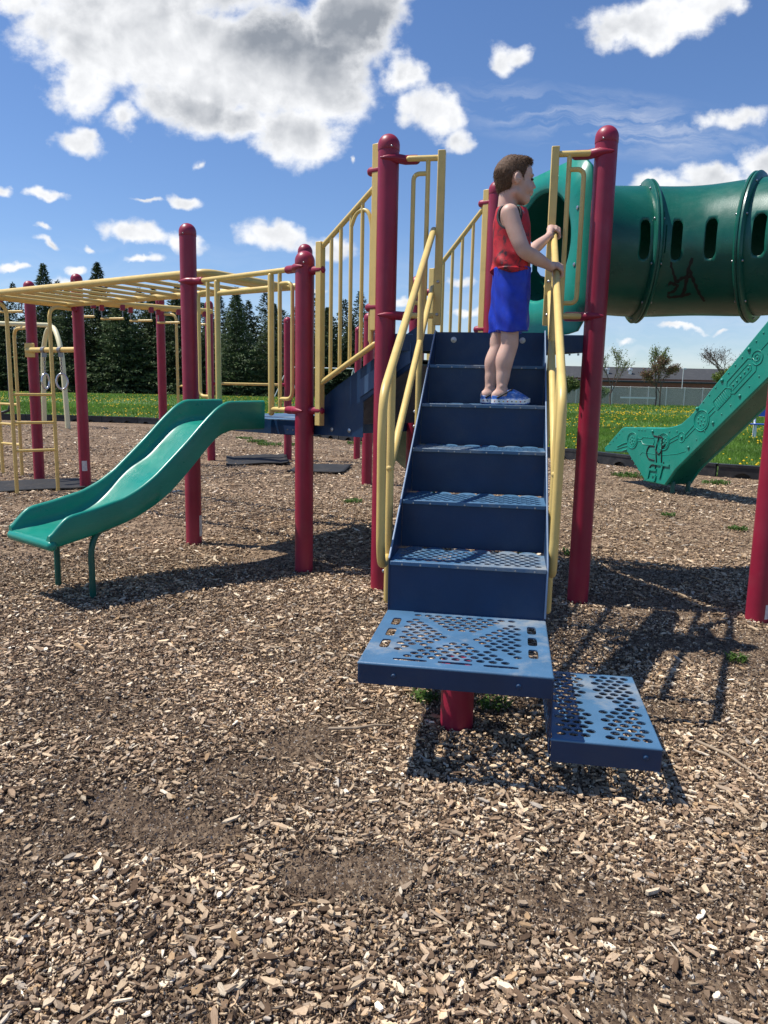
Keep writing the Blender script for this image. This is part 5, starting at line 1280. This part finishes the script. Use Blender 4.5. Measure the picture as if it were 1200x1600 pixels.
# ------------------------------------------------------------------ the boy: implicit surfaces meshed with surface nets
def smin(a, b, k):
    h = np.clip(.5 + .5 * (b - a) / k, 0, 1); return b * (1 - h) + a * h - k * h * (1 - h)
class SDF:
    def __init__(s, lo, hi, h):
        s.lo = np.array(lo, float); s.h = h; s.n = np.ceil((np.array(hi) - s.lo) / h).astype(int) + 1
        s.D = np.full(tuple(s.n), .2, np.float32)
    def win(s, lo, hi):
        a = np.clip(np.floor((np.array(lo) - s.lo) / s.h).astype(int), 0, s.n); b = np.clip(np.ceil((np.array(hi) - s.lo) / s.h).astype(int) + 1, 0, s.n)
        sl_ = tuple(slice(i, j) for i, j in zip(a, b)); ax = [s.lo[i] + s.h * np.arange(a[i], b[i], dtype=np.float32) for i in range(3)]
        return sl_, np.meshgrid(*ax, indexing='ij', sparse=True)
    def put(s, fn, lo, hi, k=.012, op='add'):
        sl_, (X, Y, W_) = s.win(lo, hi)
        if min(s.D[sl_].shape) == 0: return
        d = fn(X, Y, W_).astype(np.float32)
        if op == 'add': s.D[sl_] = smin(s.D[sl_], d, k)
        else: s.D[sl_] = -smin(-s.D[sl_], d, k)
    def cap(s, a, b, ra, rb=None, k=.012, op='add', flat=None):
        a = np.array(a, float); b = np.array(b, float); rb = ra if rb is None else rb; M_ = max(ra, rb) + k + .02
        ab = b - a; L2 = float(ab @ ab) + 1e-12
        def fn(X, Y, W_):
            x, y, z = X - a[0], Y - a[1], W_ - a[2]; t = np.clip((x * ab[0] + y * ab[1] + z * ab[2]) / L2, 0, 1)
            return np.sqrt((x - ab[0] * t) ** 2 + (y - ab[1] * t) ** 2 + (z - ab[2] * t) ** 2) - (ra + (rb - ra) * t)
        s.put(fn, np.minimum(a, b) - M_, np.maximum(a, b) + M_, k, op)
    def chain(s, pts, rs, k=.012, op='add'):
        pts = [np.array(p, float) for p in pts]
        # a rounded path through the joints with radii eased between them: one distance, no bulge at the joints
        Pn = []; Rn = []; m = len(pts)
        for i in range(m - 1):
            a = pts[max(i - 1, 0)]; b = pts[i]; c = pts[i + 1]; d = pts[min(i + 2, m - 1)]
            for t in np.linspace(0, 1, 10)[:-1]:
                q = .5 * ((2 * b) + (c - a) * t + (2 * a - 5 * b + 4 * c - d) * t * t + (3 * b - a - 3 * c + d) * t ** 3)
                Pn.append(q * .8 + (b + (c - b) * t) * .2); e = t * t * (3 - 2 * t); Rn.append(rs[i] * (1 - e) + rs[i + 1] * e)
        Pn.append(pts[-1]); Rn.append(rs[-1]); Pn = np.array(Pn); M_ = max(rs) + k + .02
        def fn(X, Y, W_):
            D = None
            for i in range(len(Pn) - 1):
                a, b = Pn[i], Pn[i + 1]; ab = b - a; x, y, z = X - a[0], Y - a[1], W_ - a[2]
                t = np.clip((x * ab[0] + y * ab[1] + z * ab[2]) / (float(ab @ ab) + 1e-12), 0, 1)
                d = np.sqrt((x - ab[0] * t) ** 2 + (y - ab[1] * t) ** 2 + (z - ab[2] * t) ** 2) - (Rn[i] + (Rn[i + 1] - Rn[i]) * t)
                D = d if D is None else np.minimum(D, d)
            return D
        s.put(fn, Pn.min(0) - M_, Pn.max(0) + M_, k, op)
    def ell(s, c, r, k=.012, op='add', yaw=0, pitch=0, nz=None):
        c = np.array(c, float); r = np.array(r, float); cy_, sy_ = math.cos(yaw), math.sin(yaw); cp_, sp_ = math.cos(pitch), math.sin(pitch); M_ = r.max() + k + .02
        def fn(X, Y, W_):
            x, y, z = X - c[0], Y - c[1], W_ - c[2]
            x2 = x * cy_ + y * sy_; y2 = -x * sy_ + y * cy_; x3 = x2 * cp_ + z * sp_; z3 = -x2 * sp_ + z * cp_
            q = np.sqrt((x3 / r[0]) ** 2 + (y2 / r[1]) ** 2 + (z3 / r[2]) ** 2); q2 = np.sqrt((x3 / r[0] ** 2) ** 2 + (y2 / r[1] ** 2) ** 2 + (z3 / r[2] ** 2) ** 2) + 1e-6
            d = q * (q - 1) / q2
            return d if nz is None else d + nz(X, Y, W_)
        s.put(fn, c - M_, c + M_, k, op)
    def mesh(s):
        D = s.D; ins_ = D < 0; n = D.shape
        c = ins_[:-1, :-1, :-1].astype(np.int8)
        tot = np.zeros(tuple(q - 1 for q in n), np.int8)
        for i in (0, 1):
            for j in (0, 1):
                for k in (0, 1): tot += ins_[i:n[0] - 1 + i, j:n[1] - 1 + j, k:n[2] - 1 + k]
        cell = np.argwhere((tot > 0) & (tot < 8)); idx = -np.ones(tot.shape, np.int32); idx[tuple(cell.T)] = np.arange(len(cell))
        acc = np.zeros((len(cell), 3)); cnt = np.zeros(len(cell))
        cor = [(i, j, k) for i in (0, 1) for j in (0, 1) for k in (0, 1)]
        for a in cor:
            for ax in range(3):
                if a[ax]: continue
                b = list(a); b[ax] = 1
                da = D[cell[:, 0] + a[0], cell[:, 1] + a[1], cell[:, 2] + a[2]]; db = D[cell[:, 0] + b[0], cell[:, 1] + b[1], cell[:, 2] + b[2]]
                ok = (da < 0) != (db < 0); t = np.where(ok, da / (da - db + 1e-12), 0); p = np.array(a, float)[None] + np.zeros((len(cell), 3)); p[:, ax] += t
                acc += p * ok[:, None]; cnt += ok
        Vv = s.lo + (cell + acc / cnt[:, None]) * s.h
        F = []
        for ax in range(3):
            sl0 = [slice(None)] * 3; sl1 = [slice(None)] * 3; sl0[ax] = slice(0, n[ax] - 1); sl1[ax] = slice(1, n[ax])
            A_ = ins_[tuple(sl0)]; B_ = ins_[tuple(sl1)]; e = np.argwhere(A_ != B_); u_, v_ = (ax + 1) % 3, (ax + 2) % 3
            e = e[(e[:, u_] > 0) & (e[:, v_] > 0) & (e[:, u_] < n[u_] - 1) & (e[:, v_] < n[v_] - 1)]
            fl = A_[tuple(e.T)]
            def at(du, dv):
                q = e.copy(); q[:, u_] -= du; q[:, v_] -= dv; return idx[tuple(q.T)]
            q = np.stack([at(1, 1), at(0, 1), at(0, 0), at(1, 0)], 1); q[~fl] = q[~fl][:, ::-1]; F.append(q)
        return Vv, np.concatenate(F)
def uvw_mesh(name, sd, mats, parent, mi_fn=None, label=None):
    Vv, Ff = sd.mesh()
    # one light smoothing pass keeps the surface free of grid steps
    for _ in range(2):
        acc = np.zeros_like(Vv); cnt = np.zeros(len(Vv))
        for k in range(4):
            a, b = Ff[:, k], Ff[:, (k + 1) % 4]; np.add.at(acc, a, Vv[b]); np.add.at(acc, b, Vv[a]); np.add.at(cnt, a, 1); np.add.at(cnt, b, 1)
        Vv = Vv * .5 + .5 * acc / np.maximum(cnt, 1)[:, None]
    W3 = np.array(O0)[None] + Vv[:, :1] * np.array(U) + Vv[:, 1:2] * np.array(V) + Vv[:, 2:] * np.array(Z)
    o = Vector((0, 0, 0)); p = parent
    while p is not None: o = o + p.location; p = p.parent
    ob = np_mesh(name, W3 - np.array(o), Ff, mats[0]); ob.parent = parent
    for m_ in mats[1:]: ob.data.materials.append(m_)
    if mi_fn is not None:
        fc = Vv[Ff].mean(1); ob.data.polygons.foreach_set('material_index', mi_fn(fc).astype(np.int32))
    ob.data.polygons.foreach_set('use_smooth', np.ones(len(Ff), bool)); 
    if label: ob['label'] = label
    return ob
def skin_mat():
    m = bpy.data.materials.new('skin'); m.use_nodes = True; t = NT(m.node_tree); b = t.N['Principled BSDF']; co = t.n('ShaderNodeTexCoord').outputs['Object']
    c = t.mix(t.mr(t.noise(co, 14, 4, .6), .35, .65), (.60, .36, .275), (.68, .44, .345)); t.L.new(c, b.inputs['Base Color'])
    b.inputs['Roughness'].default_value = .5; b.inputs['Subsurface Weight'].default_value = .12; b.inputs['Subsurface Radius'].default_value = (1, .3, .15); b.inputs['Subsurface Scale'].default_value = .01
    return m
def shirt_mat():
    m = bpy.data.materials.new('tank_top_fabric'); m.use_nodes = True; t = NT(m.node_tree); b = t.N['Principled BSDF']; co = t.n('ShaderNodeTexCoord').outputs['Object']
    n1 = t.noise(t.vm('MULTIPLY', co, (1, 1, .6)), 15, 5, .68, .5); n2 = t.noise(t.vm('MULTIPLY', t.vm('ADD', co, (3, 1, 0)), (1, 1, .9)), 12, 5, .7, .8); n3 = t.noise(co, 40, 3, .6)
    c = t.mix(t.mr(n3, .3, .7), (.56, .008, .018), (.36, .006, .012)); c = t.mix(t.mr(n1, .525, .60), c, (.05, .012, .018)); c = t.mix(t.mr(n2, .60, .67), c, (.26, .24, .27))
    t.L.new(c, b.inputs['Base Color']); b.inputs['Roughness'].default_value = .6
    return m
SKIN = skin_mat(); SHIRT = shirt_mat(); TRIM = mat('black_trim', (.02, .018, .02), .7); SHORTS = mat('blue_satin', (.004, .030, .42), .42, .15, 30)
HAIR = tint_mat('hair', .75, .12); SHOE = mat('blue_clog_foam', (.03, .13, .46), .45, .08, 30, dirt=(.72, .74, .78), dirt_amt=.9, dirt_scale=38); SOLE = mat('white_sole_band', (.78, .78, .76), .5, .05, 20); EYE = mat('eye', (.03, .02, .015), .15); BROW = mat('brow', (.07, .045, .03), .7)

def boy():
    WT = h0 + 4 * rise + .002      # tread height
    r = empty('person', S(.40, 1.06, WT), 'young boy in red tank top and blue shorts holding the yellow stair handrail', 'person')
    # joints (u, v, w)
    hy = R(16)     # head turned slightly away from the camera
    E = np.array([.415, 1.09, 2.333])          # centre of the head at ear height
    cf = np.array([math.cos(hy), math.sin(hy), 0]); cs = np.array([-math.sin(hy), math.cos(hy), 0]); cz = np.array([0, 0, 1.])
    def Hd(f, s, t): return E + cf * f + cs * s + cz * t
    nSh = np.array([.402, .975, 2.168]); fSh = np.array([.415, 1.205, 2.165])
    nEl = np.array([.478, .955, 1.985]); nWr = np.array([.618, 1.075, 1.925])
    fEl = np.array([.50, 1.37, 2.035]); fWr = np.array([.618, 1.555, 2.165])
    rail = lambda v: np.array([.648, v, 1.285 + (2.245 - 1.285) / (1.735 - .075) * (v - .075)])
    sd = SDF((.20, .84, WT - .005), (.78, 1.80, 2.50), .0034)
    # torso and hips (hidden by the clothes)
    tors = [((.400, 1.09, 2.13), (.405, 1.09, 2.00), .060, .062), ((.410, 1.09, 2.00), (.415, 1.085, 1.84), .062, .060)]
    for dv in (-.048, .048):
        for a, b, ra, rb in tors: sd.cap((a[0], a[1] + dv, a[2]), (b[0], b[1] + dv, b[2]), ra, rb, .03)
    sd.cap(nSh + (.0, .045, -.004), fSh + (.0, -.045, -.004), .042, .042, .02)
    # neck, head
    sd.cap(Hd(-.028, 0, -.055), (.388, 1.09, 2.17), .044, .052, .02)
    sd.ell(Hd(-.009, 0, .040), (.088, .071, .085), .02, yaw=hy)
    sd.ell(Hd(.036, 0, -.022), (.058, .056, .070), .025, yaw=hy)
    sd.ell(Hd(.050, 0, .050), (.039, .054, .042), .02, yaw=hy)
    sd.ell(Hd(.058, 0, -.078), (.026, .026, .022), .022, yaw=hy)
    sd.cap(Hd(.0, -.045, -.055), Hd(.052, -.018, -.082), .018, .017, .022); sd.cap(Hd(.0, .045, -.055), Hd(.052, .018, -.082), .018, .017, .022)
    for sg in (-1, 1):
        sd.ell(Hd(.058, .030 * sg, -.028), (.026, .022, .026), .016, yaw=hy)
        sd.ell(Hd(.098, .031 * sg, .012), (.014, .015, .010), .010, 'sub', yaw=hy)
        sd.cap(Hd(.088, .016 * sg, .032), Hd(.080, .044 * sg, .030), .007, .005, .010)
        # ears
        sd.ell(Hd(-.004, .077 * sg, .002), (.0175, .009, .027), .005, yaw=hy - .40 * sg, pitch=.12)
        sd.ell(Hd(.001, .086 * sg, .003), (.0105, .006, .017), .003, 'sub', yaw=hy - .40 * sg)
        sd.ell(Hd(.010, .080 * sg, -.004), (.005, .006, .008), .004, yaw=hy); sd.cap(Hd(-.006, .060 * sg, -.004), Hd(-.004, .078 * sg, 0), .012, .010, .004)
    sd.cap(Hd(.089, 0, .020), Hd(.103, 0, -.012), .0065, .0085, .010); sd.ell(Hd(.106, 0, -.016), (.0095, .0095, .0075), .006, yaw=hy)
    for sg in (-1, 1): sd.ell(Hd(.099, .0085 * sg, -.018), (.008, .006, .006), .005, yaw=hy)
    sd.ell(Hd(.090, 0, -.036), (.012, .018, .010), .010, yaw=hy)
    sd.ell(Hd(.094, 0, -.043), (.009, .016, .0045), .004, yaw=hy); sd.ell(Hd(.091, 0, -.053), (.009, .014, .0048), .004, yaw=hy)
    sd.cap(Hd(.103, -.014, -.0478), Hd(.103, .014, -.0478), .0015, .0015, .002, 'sub')
    # arms
    sd.chain([nSh + (0, .006, -.004), nSh * .5 + nEl * .5 + (-.006, 0, 0), nEl, nEl * .62 + nWr * .38 + (0, 0, -.003), nWr], [.044, .0405, .0365, .0345, .0215], .014)
    sd.chain([fSh, fSh * .5 + fEl * .5, fEl, fEl * .6 + fWr * .4, fWr], [.043, .039, .035, .032, .0205], .014)
    # hands laid over the rail, fingers curling down its far side
    def hand(Wr, v, near):
        c = rail(v); rd = rail(v + .1) - rail(v); rd /= np.linalg.norm(rd)      # along the rail, upwards
        wdir = c - Wr; wdir /= np.linalg.norm(wdir)
        upn = np.cross(rd, np.array([1., 0, 0])); upn /= np.linalg.norm(upn); upn = upn if upn[2] > 0 else -upn
        outw = np.array([1., 0, 0])
        top = c + upn * .030 - outw * .004
        sd.cap(Wr, top - outw * .012, .019, .020, .012)
        for q in (-.014, 0, .014): sd.cap(top - outw * .020 + rd * q, top + outw * .012 + rd * q * 1.35, .0135, .0115, .010)
        sgn = -1 if near else -1
        for i, (q, l) in enumerate(((-.027, .86), (-.009, 1.0), (.010, 1.05), (.028, .98))):
            k0 = top + outw * .014 + rd * q; k1 = c + outw * .030 + upn * .018 * l + rd * q * 1.05; k2 = c + outw * .034 - upn * .012 * l + rd * q * 1.02; k3 = c + outw * .018 - upn * (.026 * l) + rd * q
            sd.cap(k0, k1, .0088, .0082, .005); sd.cap(k1, k2, .0082, .0076, .003); sd.cap(k2, k3, .0076, .0066, .003)
        q = .030
        t0 = top - outw * .022 + rd * q * .6; t1 = c - outw * .030 + upn * .006 + rd * .042; t2 = c - outw * .022 - upn * .020 + rd * .050
        sd.cap(t0, t1, .0105, .0090, .006); sd.cap(t1, t2, .0088, .0072, .003)
    hand(nWr, 1.165, True); hand(fWr, 1.655, False)
    # legs
    hipN = np.array([.422, 1.045, 1.78]); hipF = np.array([.400, 1.14, 1.78]); kN = np.array([.430, 1.02, 1.545]); kF = np.array([.372, 1.165, 1.54])
    aN = np.array([.402, 1.005, 1.325]); aF = np.array([.338, 1.165, 1.325])
    for hp, kn, an in ((hipN, kN, aN), (hipF, kF, aF)):
        cal = kn * .62 + an * .38 + np.array([-.009, 0, 0]); sd.chain([hp, kn + (0, 0, .03), kn + (0, 0, -.015), cal, kn * .3 + an * .7 + (-.004, 0, 0), an, an + (0, 0, -.035)], [.052, .0445, .0435, .0460, .036, .0275, .030], .018); sd.ell(an + (-.026, 0, -.048), (.026, .024, .028), .015)
        sd.ell(an + (.0, -.024, .0), (.010, .008, .011), .008); sd.cap(an + (.005, 0, -.04), an + (.10, .005, -.062), .028, .022, .02)
    body = uvw_mesh('body', sd, [SKIN], r)
    # tank top
    ns = lambda X, Y, W_: .0035 * np.sin(W_ * 70 + 9 * X + 5 * np.sin(Y * 22)) * np.clip((2.05 - W_) * 6, 0, 1) + .003 * np.sin(X * 95 + W_ * 40 + 3 * np.sin(W_ * 30))
    sh = SDF((.24, .90, 1.84), (.62, 1.30, 2.29), .0034)
    def torso_fn(X, Y, W_):
        t = np.clip((W_ - 1.86) / .34, 0, 1); cu = .423 - .012 * t; ru = .0965 - .003 * t - .020 * np.clip((W_ - 2.13) / .1, 0, 1); rv = .142 - .016 * t + .004 * np.sin(W_ * 30)
        ang = np.arctan2((Y - 1.09) / rv, (X - cu) / ru)
        fold = .0055 * np.sin(ang * 5 + W_ * 30 + 1.5 * np.sin(W_ * 17)) * np.clip((2.12 - W_) * 5, 0, 1) + .0045 * np.sin(W_ * 78 + ang * 4) * np.clip((1.99 - W_) * 9, 0, 1) - .004 * (W_ < 1.908)
        q = (np.abs((X - cu) / ru) ** 2.3 + np.abs((Y - 1.09) / rv) ** 2.3) ** (1 / 2.3)
        d = (q - 1) * ru * .95 + fold
        return np.maximum(d, np.maximum(W_ - 2.215 - 0 * X, 1.893 - .012 * np.sin(ang * 3) - (X - .42) * .06 * 1.0 - W_))
    sh.D[:] = .2; sl_, (X, Y, W_) = sh.win(sh.lo, sh.lo + sh.h * sh.n); sh.D[sl_] = torso_fn(X, Y, W_).astype(np.float32)
    # shoulder slope
    sh.put(lambda X, Y, W_: -(2.232 - .30 * np.maximum(np.abs(Y - 1.09) - .035, 0) - W_ - np.abs(X - .40) * .22), sh.lo, sh.lo + sh.h * sh.n, .022, 'isect') if False else None
    top = 2.236 - .42 * np.maximum(np.abs(Y - 1.09) - .04, 0) - .30 * np.maximum(np.abs(X - .400) - .015, 0); sh.D = -smin(-sh.D, -(W_ - top).astype(np.float32), .03)
    armN0, armN1 = nSh + np.array([.0, -.10, .02]), nSh + np.array([0., -.028, .0])
    armF0, armF1 = fSh + np.array([.0, .10, .02]), fSh + np.array([0., .028, .0])
    def hole(c, sg, rr=.052):
        def fn(X, Y, W_):
            return np.maximum(np.sqrt(((X - c[0]) / 1.0) ** 2 + ((W_ - c[2]) * .86 + .010) ** 2) - rr, sg * (c[1] - Y))
        return fn
    hN, hF = hole(nSh + np.array([0, .028, 0]), -1), hole(fSh + np.array([0, -.028, 0]), 1)
    sh.put(lambda X, Y, W_: hN(X, Y, W_), nSh - .11, nSh + .11, .006, 'sub'); sh.put(lambda X, Y, W_: hF(X, Y, W_), fSh - .11, fSh + .11, .006, 'sub')
    def mi(fc):
        X, Y, W_ = fc.T; a = np.minimum(np.abs(hN(X, Y, W_) - .003), np.where(Y > 1.0, np.abs(hF(X, Y, W_) - .003), 1)); nk = (W_ > 2.205) & (np.hypot(X - .39, Y - 1.09) < .066)
        return ((a < .0085) & (W_ > 2.0)) | nk
    uvw_mesh('tank_top', sh, [SHIRT, TRIM], r, mi, 'red tank top with dark and grey splashes and black armhole trim')
    # shorts
    so = SDF((.26, .88, 1.56), (.60, 1.30, 1.96), .0034)
    def shorts_fn(X, Y, W_):
        t = np.clip((1.93 - W_) / .33, 0, 1)
        def leg(cu, cv, ru, rv, ph):
            ang = np.arctan2((Y - cv) / rv, (X - cu) / ru); ru = ru - .012 * t; fold = (.0075 * np.sin(ang * 6 + ph + W_ * 9) * t + .0028 * np.sin(ang * 19 + W_ * 14 + ph) * np.clip((W_ - 1.86) * 18, 0, 1) + .0045 * np.sin(W_ * 48 + ang * 3 + ph) * t)
            return (np.sqrt(((X - cu) / ru) ** 2 + ((Y - cv) / rv) ** 2) - 1) * ru * .95 + fold
        a = leg(.428 + .012 * t, 1.035 - .010 * t, .092, .076, 0); b = leg(.420 - .020 * t, 1.15 + .014 * t, .092, .074, 2)
        d = smin(a, b, .024 - .021 * t)
        return np.maximum(d, np.maximum(W_ - 1.915 + 0 * X, 1.598 + .006 * np.sin(X * 40) - W_))
    sl_, (X, Y, W_) = so.win(so.lo, so.lo + so.h * so.n); so.D[sl_] = shorts_fn(X, Y, W_).astype(np.float32)
    for an, kn in ((aN, kN), (aF, kF)): so.cap(kn + (.006, 0, .05), kn + (.004, 0, -.06), .041, .041, .006, 'sub')
    uvw_mesh('shorts', so, [SHORTS], r)
    # hair: cap over the skull with short tufts
    ha = SDF((.26, .96, 2.20), (.58, 1.24, 2.50), .0030)
    hn = lambda X, Y, W_: .0012 * np.sin(X * 260 + 4 * np.sin(W_ * 60)) * np.sin(Y * 220 + 3 * np.sin(X * 50)) + .0016 * np.sin(X * 45 + W_ * 38 + Y * 30)
    ha.ell(Hd(-.009, 0, .041), (.0925, .0755, .0885), .01, yaw=hy, nz=hn); ha.ell(Hd(-.049, 0, -.014), (.038, .048, .052), .02, yaw=hy, nz=hn)
    ha.ell(Hd(.040, 0, .096), (.048, .050, .032), .02, yaw=hy, nz=hn)
    def cut(X, Y, W_):      # everything in front of the hairline and around the ear
        f = (X - E[0]) * cf[0] + (Y - E[1]) * cf[1]; s_ = (X - E[0]) * cs[0] + (Y - E[1]) * cs[1]; t = W_ - E[2]
        line_ = .036 + .034 * np.clip((t - .035) / .05, 0, 1) + .03 * np.clip((t - .078) / .02, 0, 1)
        a = -(f - line_)          # inside the cut when f > line
        a = np.where(t > .098, .05, a)
        ear = np.sqrt(((f + .001) / 1.0) ** 2 + ((t - .002) / 1.35) ** 2) - .0265
        lowf = np.maximum(-(f + .024), (t + .016))   # below the ear, in front of the nape
        nape = t + .082 + (f + .07) * .35
        return np.minimum(np.minimum(a, ear), np.minimum(lowf, nape))
    ha.put(cut, ha.lo, ha.lo + ha.h * ha.n, .006, 'sub')
    HM = mat('brown_hair', (.11, .06, .034), .8, .35, 90, .3, 400)
    ho = uvw_mesh('hair', ha, [HM], r)
    # short strands
    mv = np.array([v.co[:] for v in ho.data.vertices]); rg = np.random.default_rng(3); n = 15000; k = rg.integers(0, len(mv), n); nr_ = np.zeros((len(mv), 3)); ho.data.vertices.foreach_get('normal', nf := np.zeros(len(mv) * 3, np.float32)); nr_ = nf.reshape(-1, 3)
    Uv = np.array(U); flow = (Uv * .55 - np.array([0, 0, .45]))[None] * np.where(mv[k][:, 2:3] > np.percentile(mv[:, 2], 60), 1, .0) + np.array([0, 0, -1.])[None] * np.where(mv[k][:, 2:3] > np.percentile(mv[:, 2], 60), 0, 1)
    D = nr_[k] * .30 + flow * 1.0 + rg.normal(0, .22, (n, 3)); D /= np.linalg.norm(D, axis=1, keepdims=True)
    c = np.array([(.14, .082, .048), (.20, .125, .075), (.08, .045, .027), (.30, .20, .12)])[rg.choice(4, n, p=[.4, .25, .25, .1])]
    Vv, Ff, C = tri_cloud(mv[k] - nr_[k] * .001, D, rg.uniform(.006, .015, n), rg.uniform(.0010, .0018, n), c)
    st_ = np_mesh('hair_strands', Vv, Ff, HAIR, C); st_.parent = ho
    # eye and brow
    def part(name, fn, mt, lo, hi, hh=.0016):
        s_ = SDF(lo, hi, hh); fn(s_); return uvw_mesh(name, s_, [mt], r)
    for sg in (-1, 1):
        c = Hd(.0845, .031 * sg, .0115); part('eye', lambda s_: s_.ell(c, (.0075, .010, .0062), .002, yaw=hy), EYE, c - .02, c + .02)
        a, b = Hd(.094, .018 * sg, .034), Hd(.083, .046 * sg, .034); part('eyebrow', lambda s_: s_.cap(a, b, .0032, .0022, .002), BROW, np.minimum(a, b) - .012, np.maximum(a, b) + .012)
    # clogs
    def clog(an, parent_label):
        x0 = an[0] - .050; cv = an[1]; Ln = .196; zb = WT
        s_ = SDF((x0 - .03, cv - .07, zb - .006), (x0 + Ln + .03, cv + .07, zb + .12), .0028)
        def foot(X, Y, grow):
            t = np.clip((X - x0) / Ln, 0, 1); hwid = (.029 + .013 * np.sin(np.clip(t * 1.15, 0, 1) * math.pi * .5)) * np.sqrt(np.clip(1 - ((t - .5) / .52) ** 6, 0, 1)) + grow
            return np.maximum(np.abs(Y - cv - .004 * t) - hwid, np.maximum(x0 - grow - X, X - x0 - Ln - grow))
        toe_up = lambda X: .012 * np.clip((X - x0 - .15) / .05, 0, 1) ** 2
        def sole(X, Y, W_): return np.maximum(foot(X, Y, .0), np.maximum(zb + toe_up(X) - W_, W_ - zb - .028 - toe_up(X)))
        def upper(X, Y, W_):
            t = (X - x0) / Ln; hgt = np.where(t > .40, .072 - .052 * np.clip((t - .45) / .55, 0, 1) ** 1.5, .036)
            dome = np.sqrt(np.clip(1 - (np.abs(Y - cv) / .044) ** 2.4, 0, 1))
            return np.maximum(foot(X, Y, -.002), np.maximum(zb + .024 - W_, W_ - zb - .024 - (hgt - .0) * (.35 + .65 * dome) + .012))
        lo, hi = s_.lo, s_.lo + s_.h * s_.n
        s_.put(sole, lo, hi, .004); s_.put(upper, lo, hi, .004); s_.cap((x0 + .045, cv, zb + .052), (x0 + .075, cv, zb + .075), .026, .024, .006, 'sub')
        def mi_(fc):
            X, Y, W_ = fc.T; q = W_ - zb - toe_up(X); return ((q > .006) & (q < .027) & (foot(X, Y, 0) > -.006)).astype(int)
        o = uvw_mesh('shoe', s_, [SHOE, SOLE], r, mi_, parent_label)
        b = SDF((x0 - .02, cv - .06, zb + .02), (x0 + .14, cv + .06, zb + .11), .0026)
        for sg in (-1, 1): b.cap((x0 + .03, cv + sg * .033, zb + .034), (x0 + .098, cv + sg * .030, zb + .074), .005, .005, .003)
        b.cap((x0 + .098, cv - .030, zb + .074), (x0 + .104, cv, zb + .082), .005, .005, .003); b.cap((x0 + .104, cv, zb + .082), (x0 + .098, cv + .03, zb + .074), .005, .005, .003)
        uvw_mesh('strap', b, [TRIM], o)
        dm = MB(); cols = [mat('dot_red', (.6, .03, .03), .5), mat('dot_black', (.02, .02, .02), .5), mat('dot_yellow', (.7, .5, .05), .5)] if 'dot_red' not in bpy.data.materials else [bpy.data.materials[k] for k in ('dot_red', 'dot_black', 'dot_yellow')]
        for k in range(8):
            X = x0 + .018 + k * .0215; t = (X - x0) / Ln; hw = (.029 + .013 * math.sin(min(t * 1.15, 1) * math.pi * .5)) * math.sqrt(max(0, 1 - ((t - .5) / .52) ** 6)); tu = .012 * max(0, min(1, (X - x0 - .15) / .05)) ** 2
            dm.lathe([(.0038, 0), (.0036, .0018)], S(X, cv + .004 * t - hw + .0012, zb + .0165 + tu), -V, 7, mi=k % 3)
        dm.build('sole_dots', cols, o, smooth=0)
    clog(aN, 'nearer blue clog with white dotted sole band'); clog(aF, 'farther blue clog, half hidden')
boy()
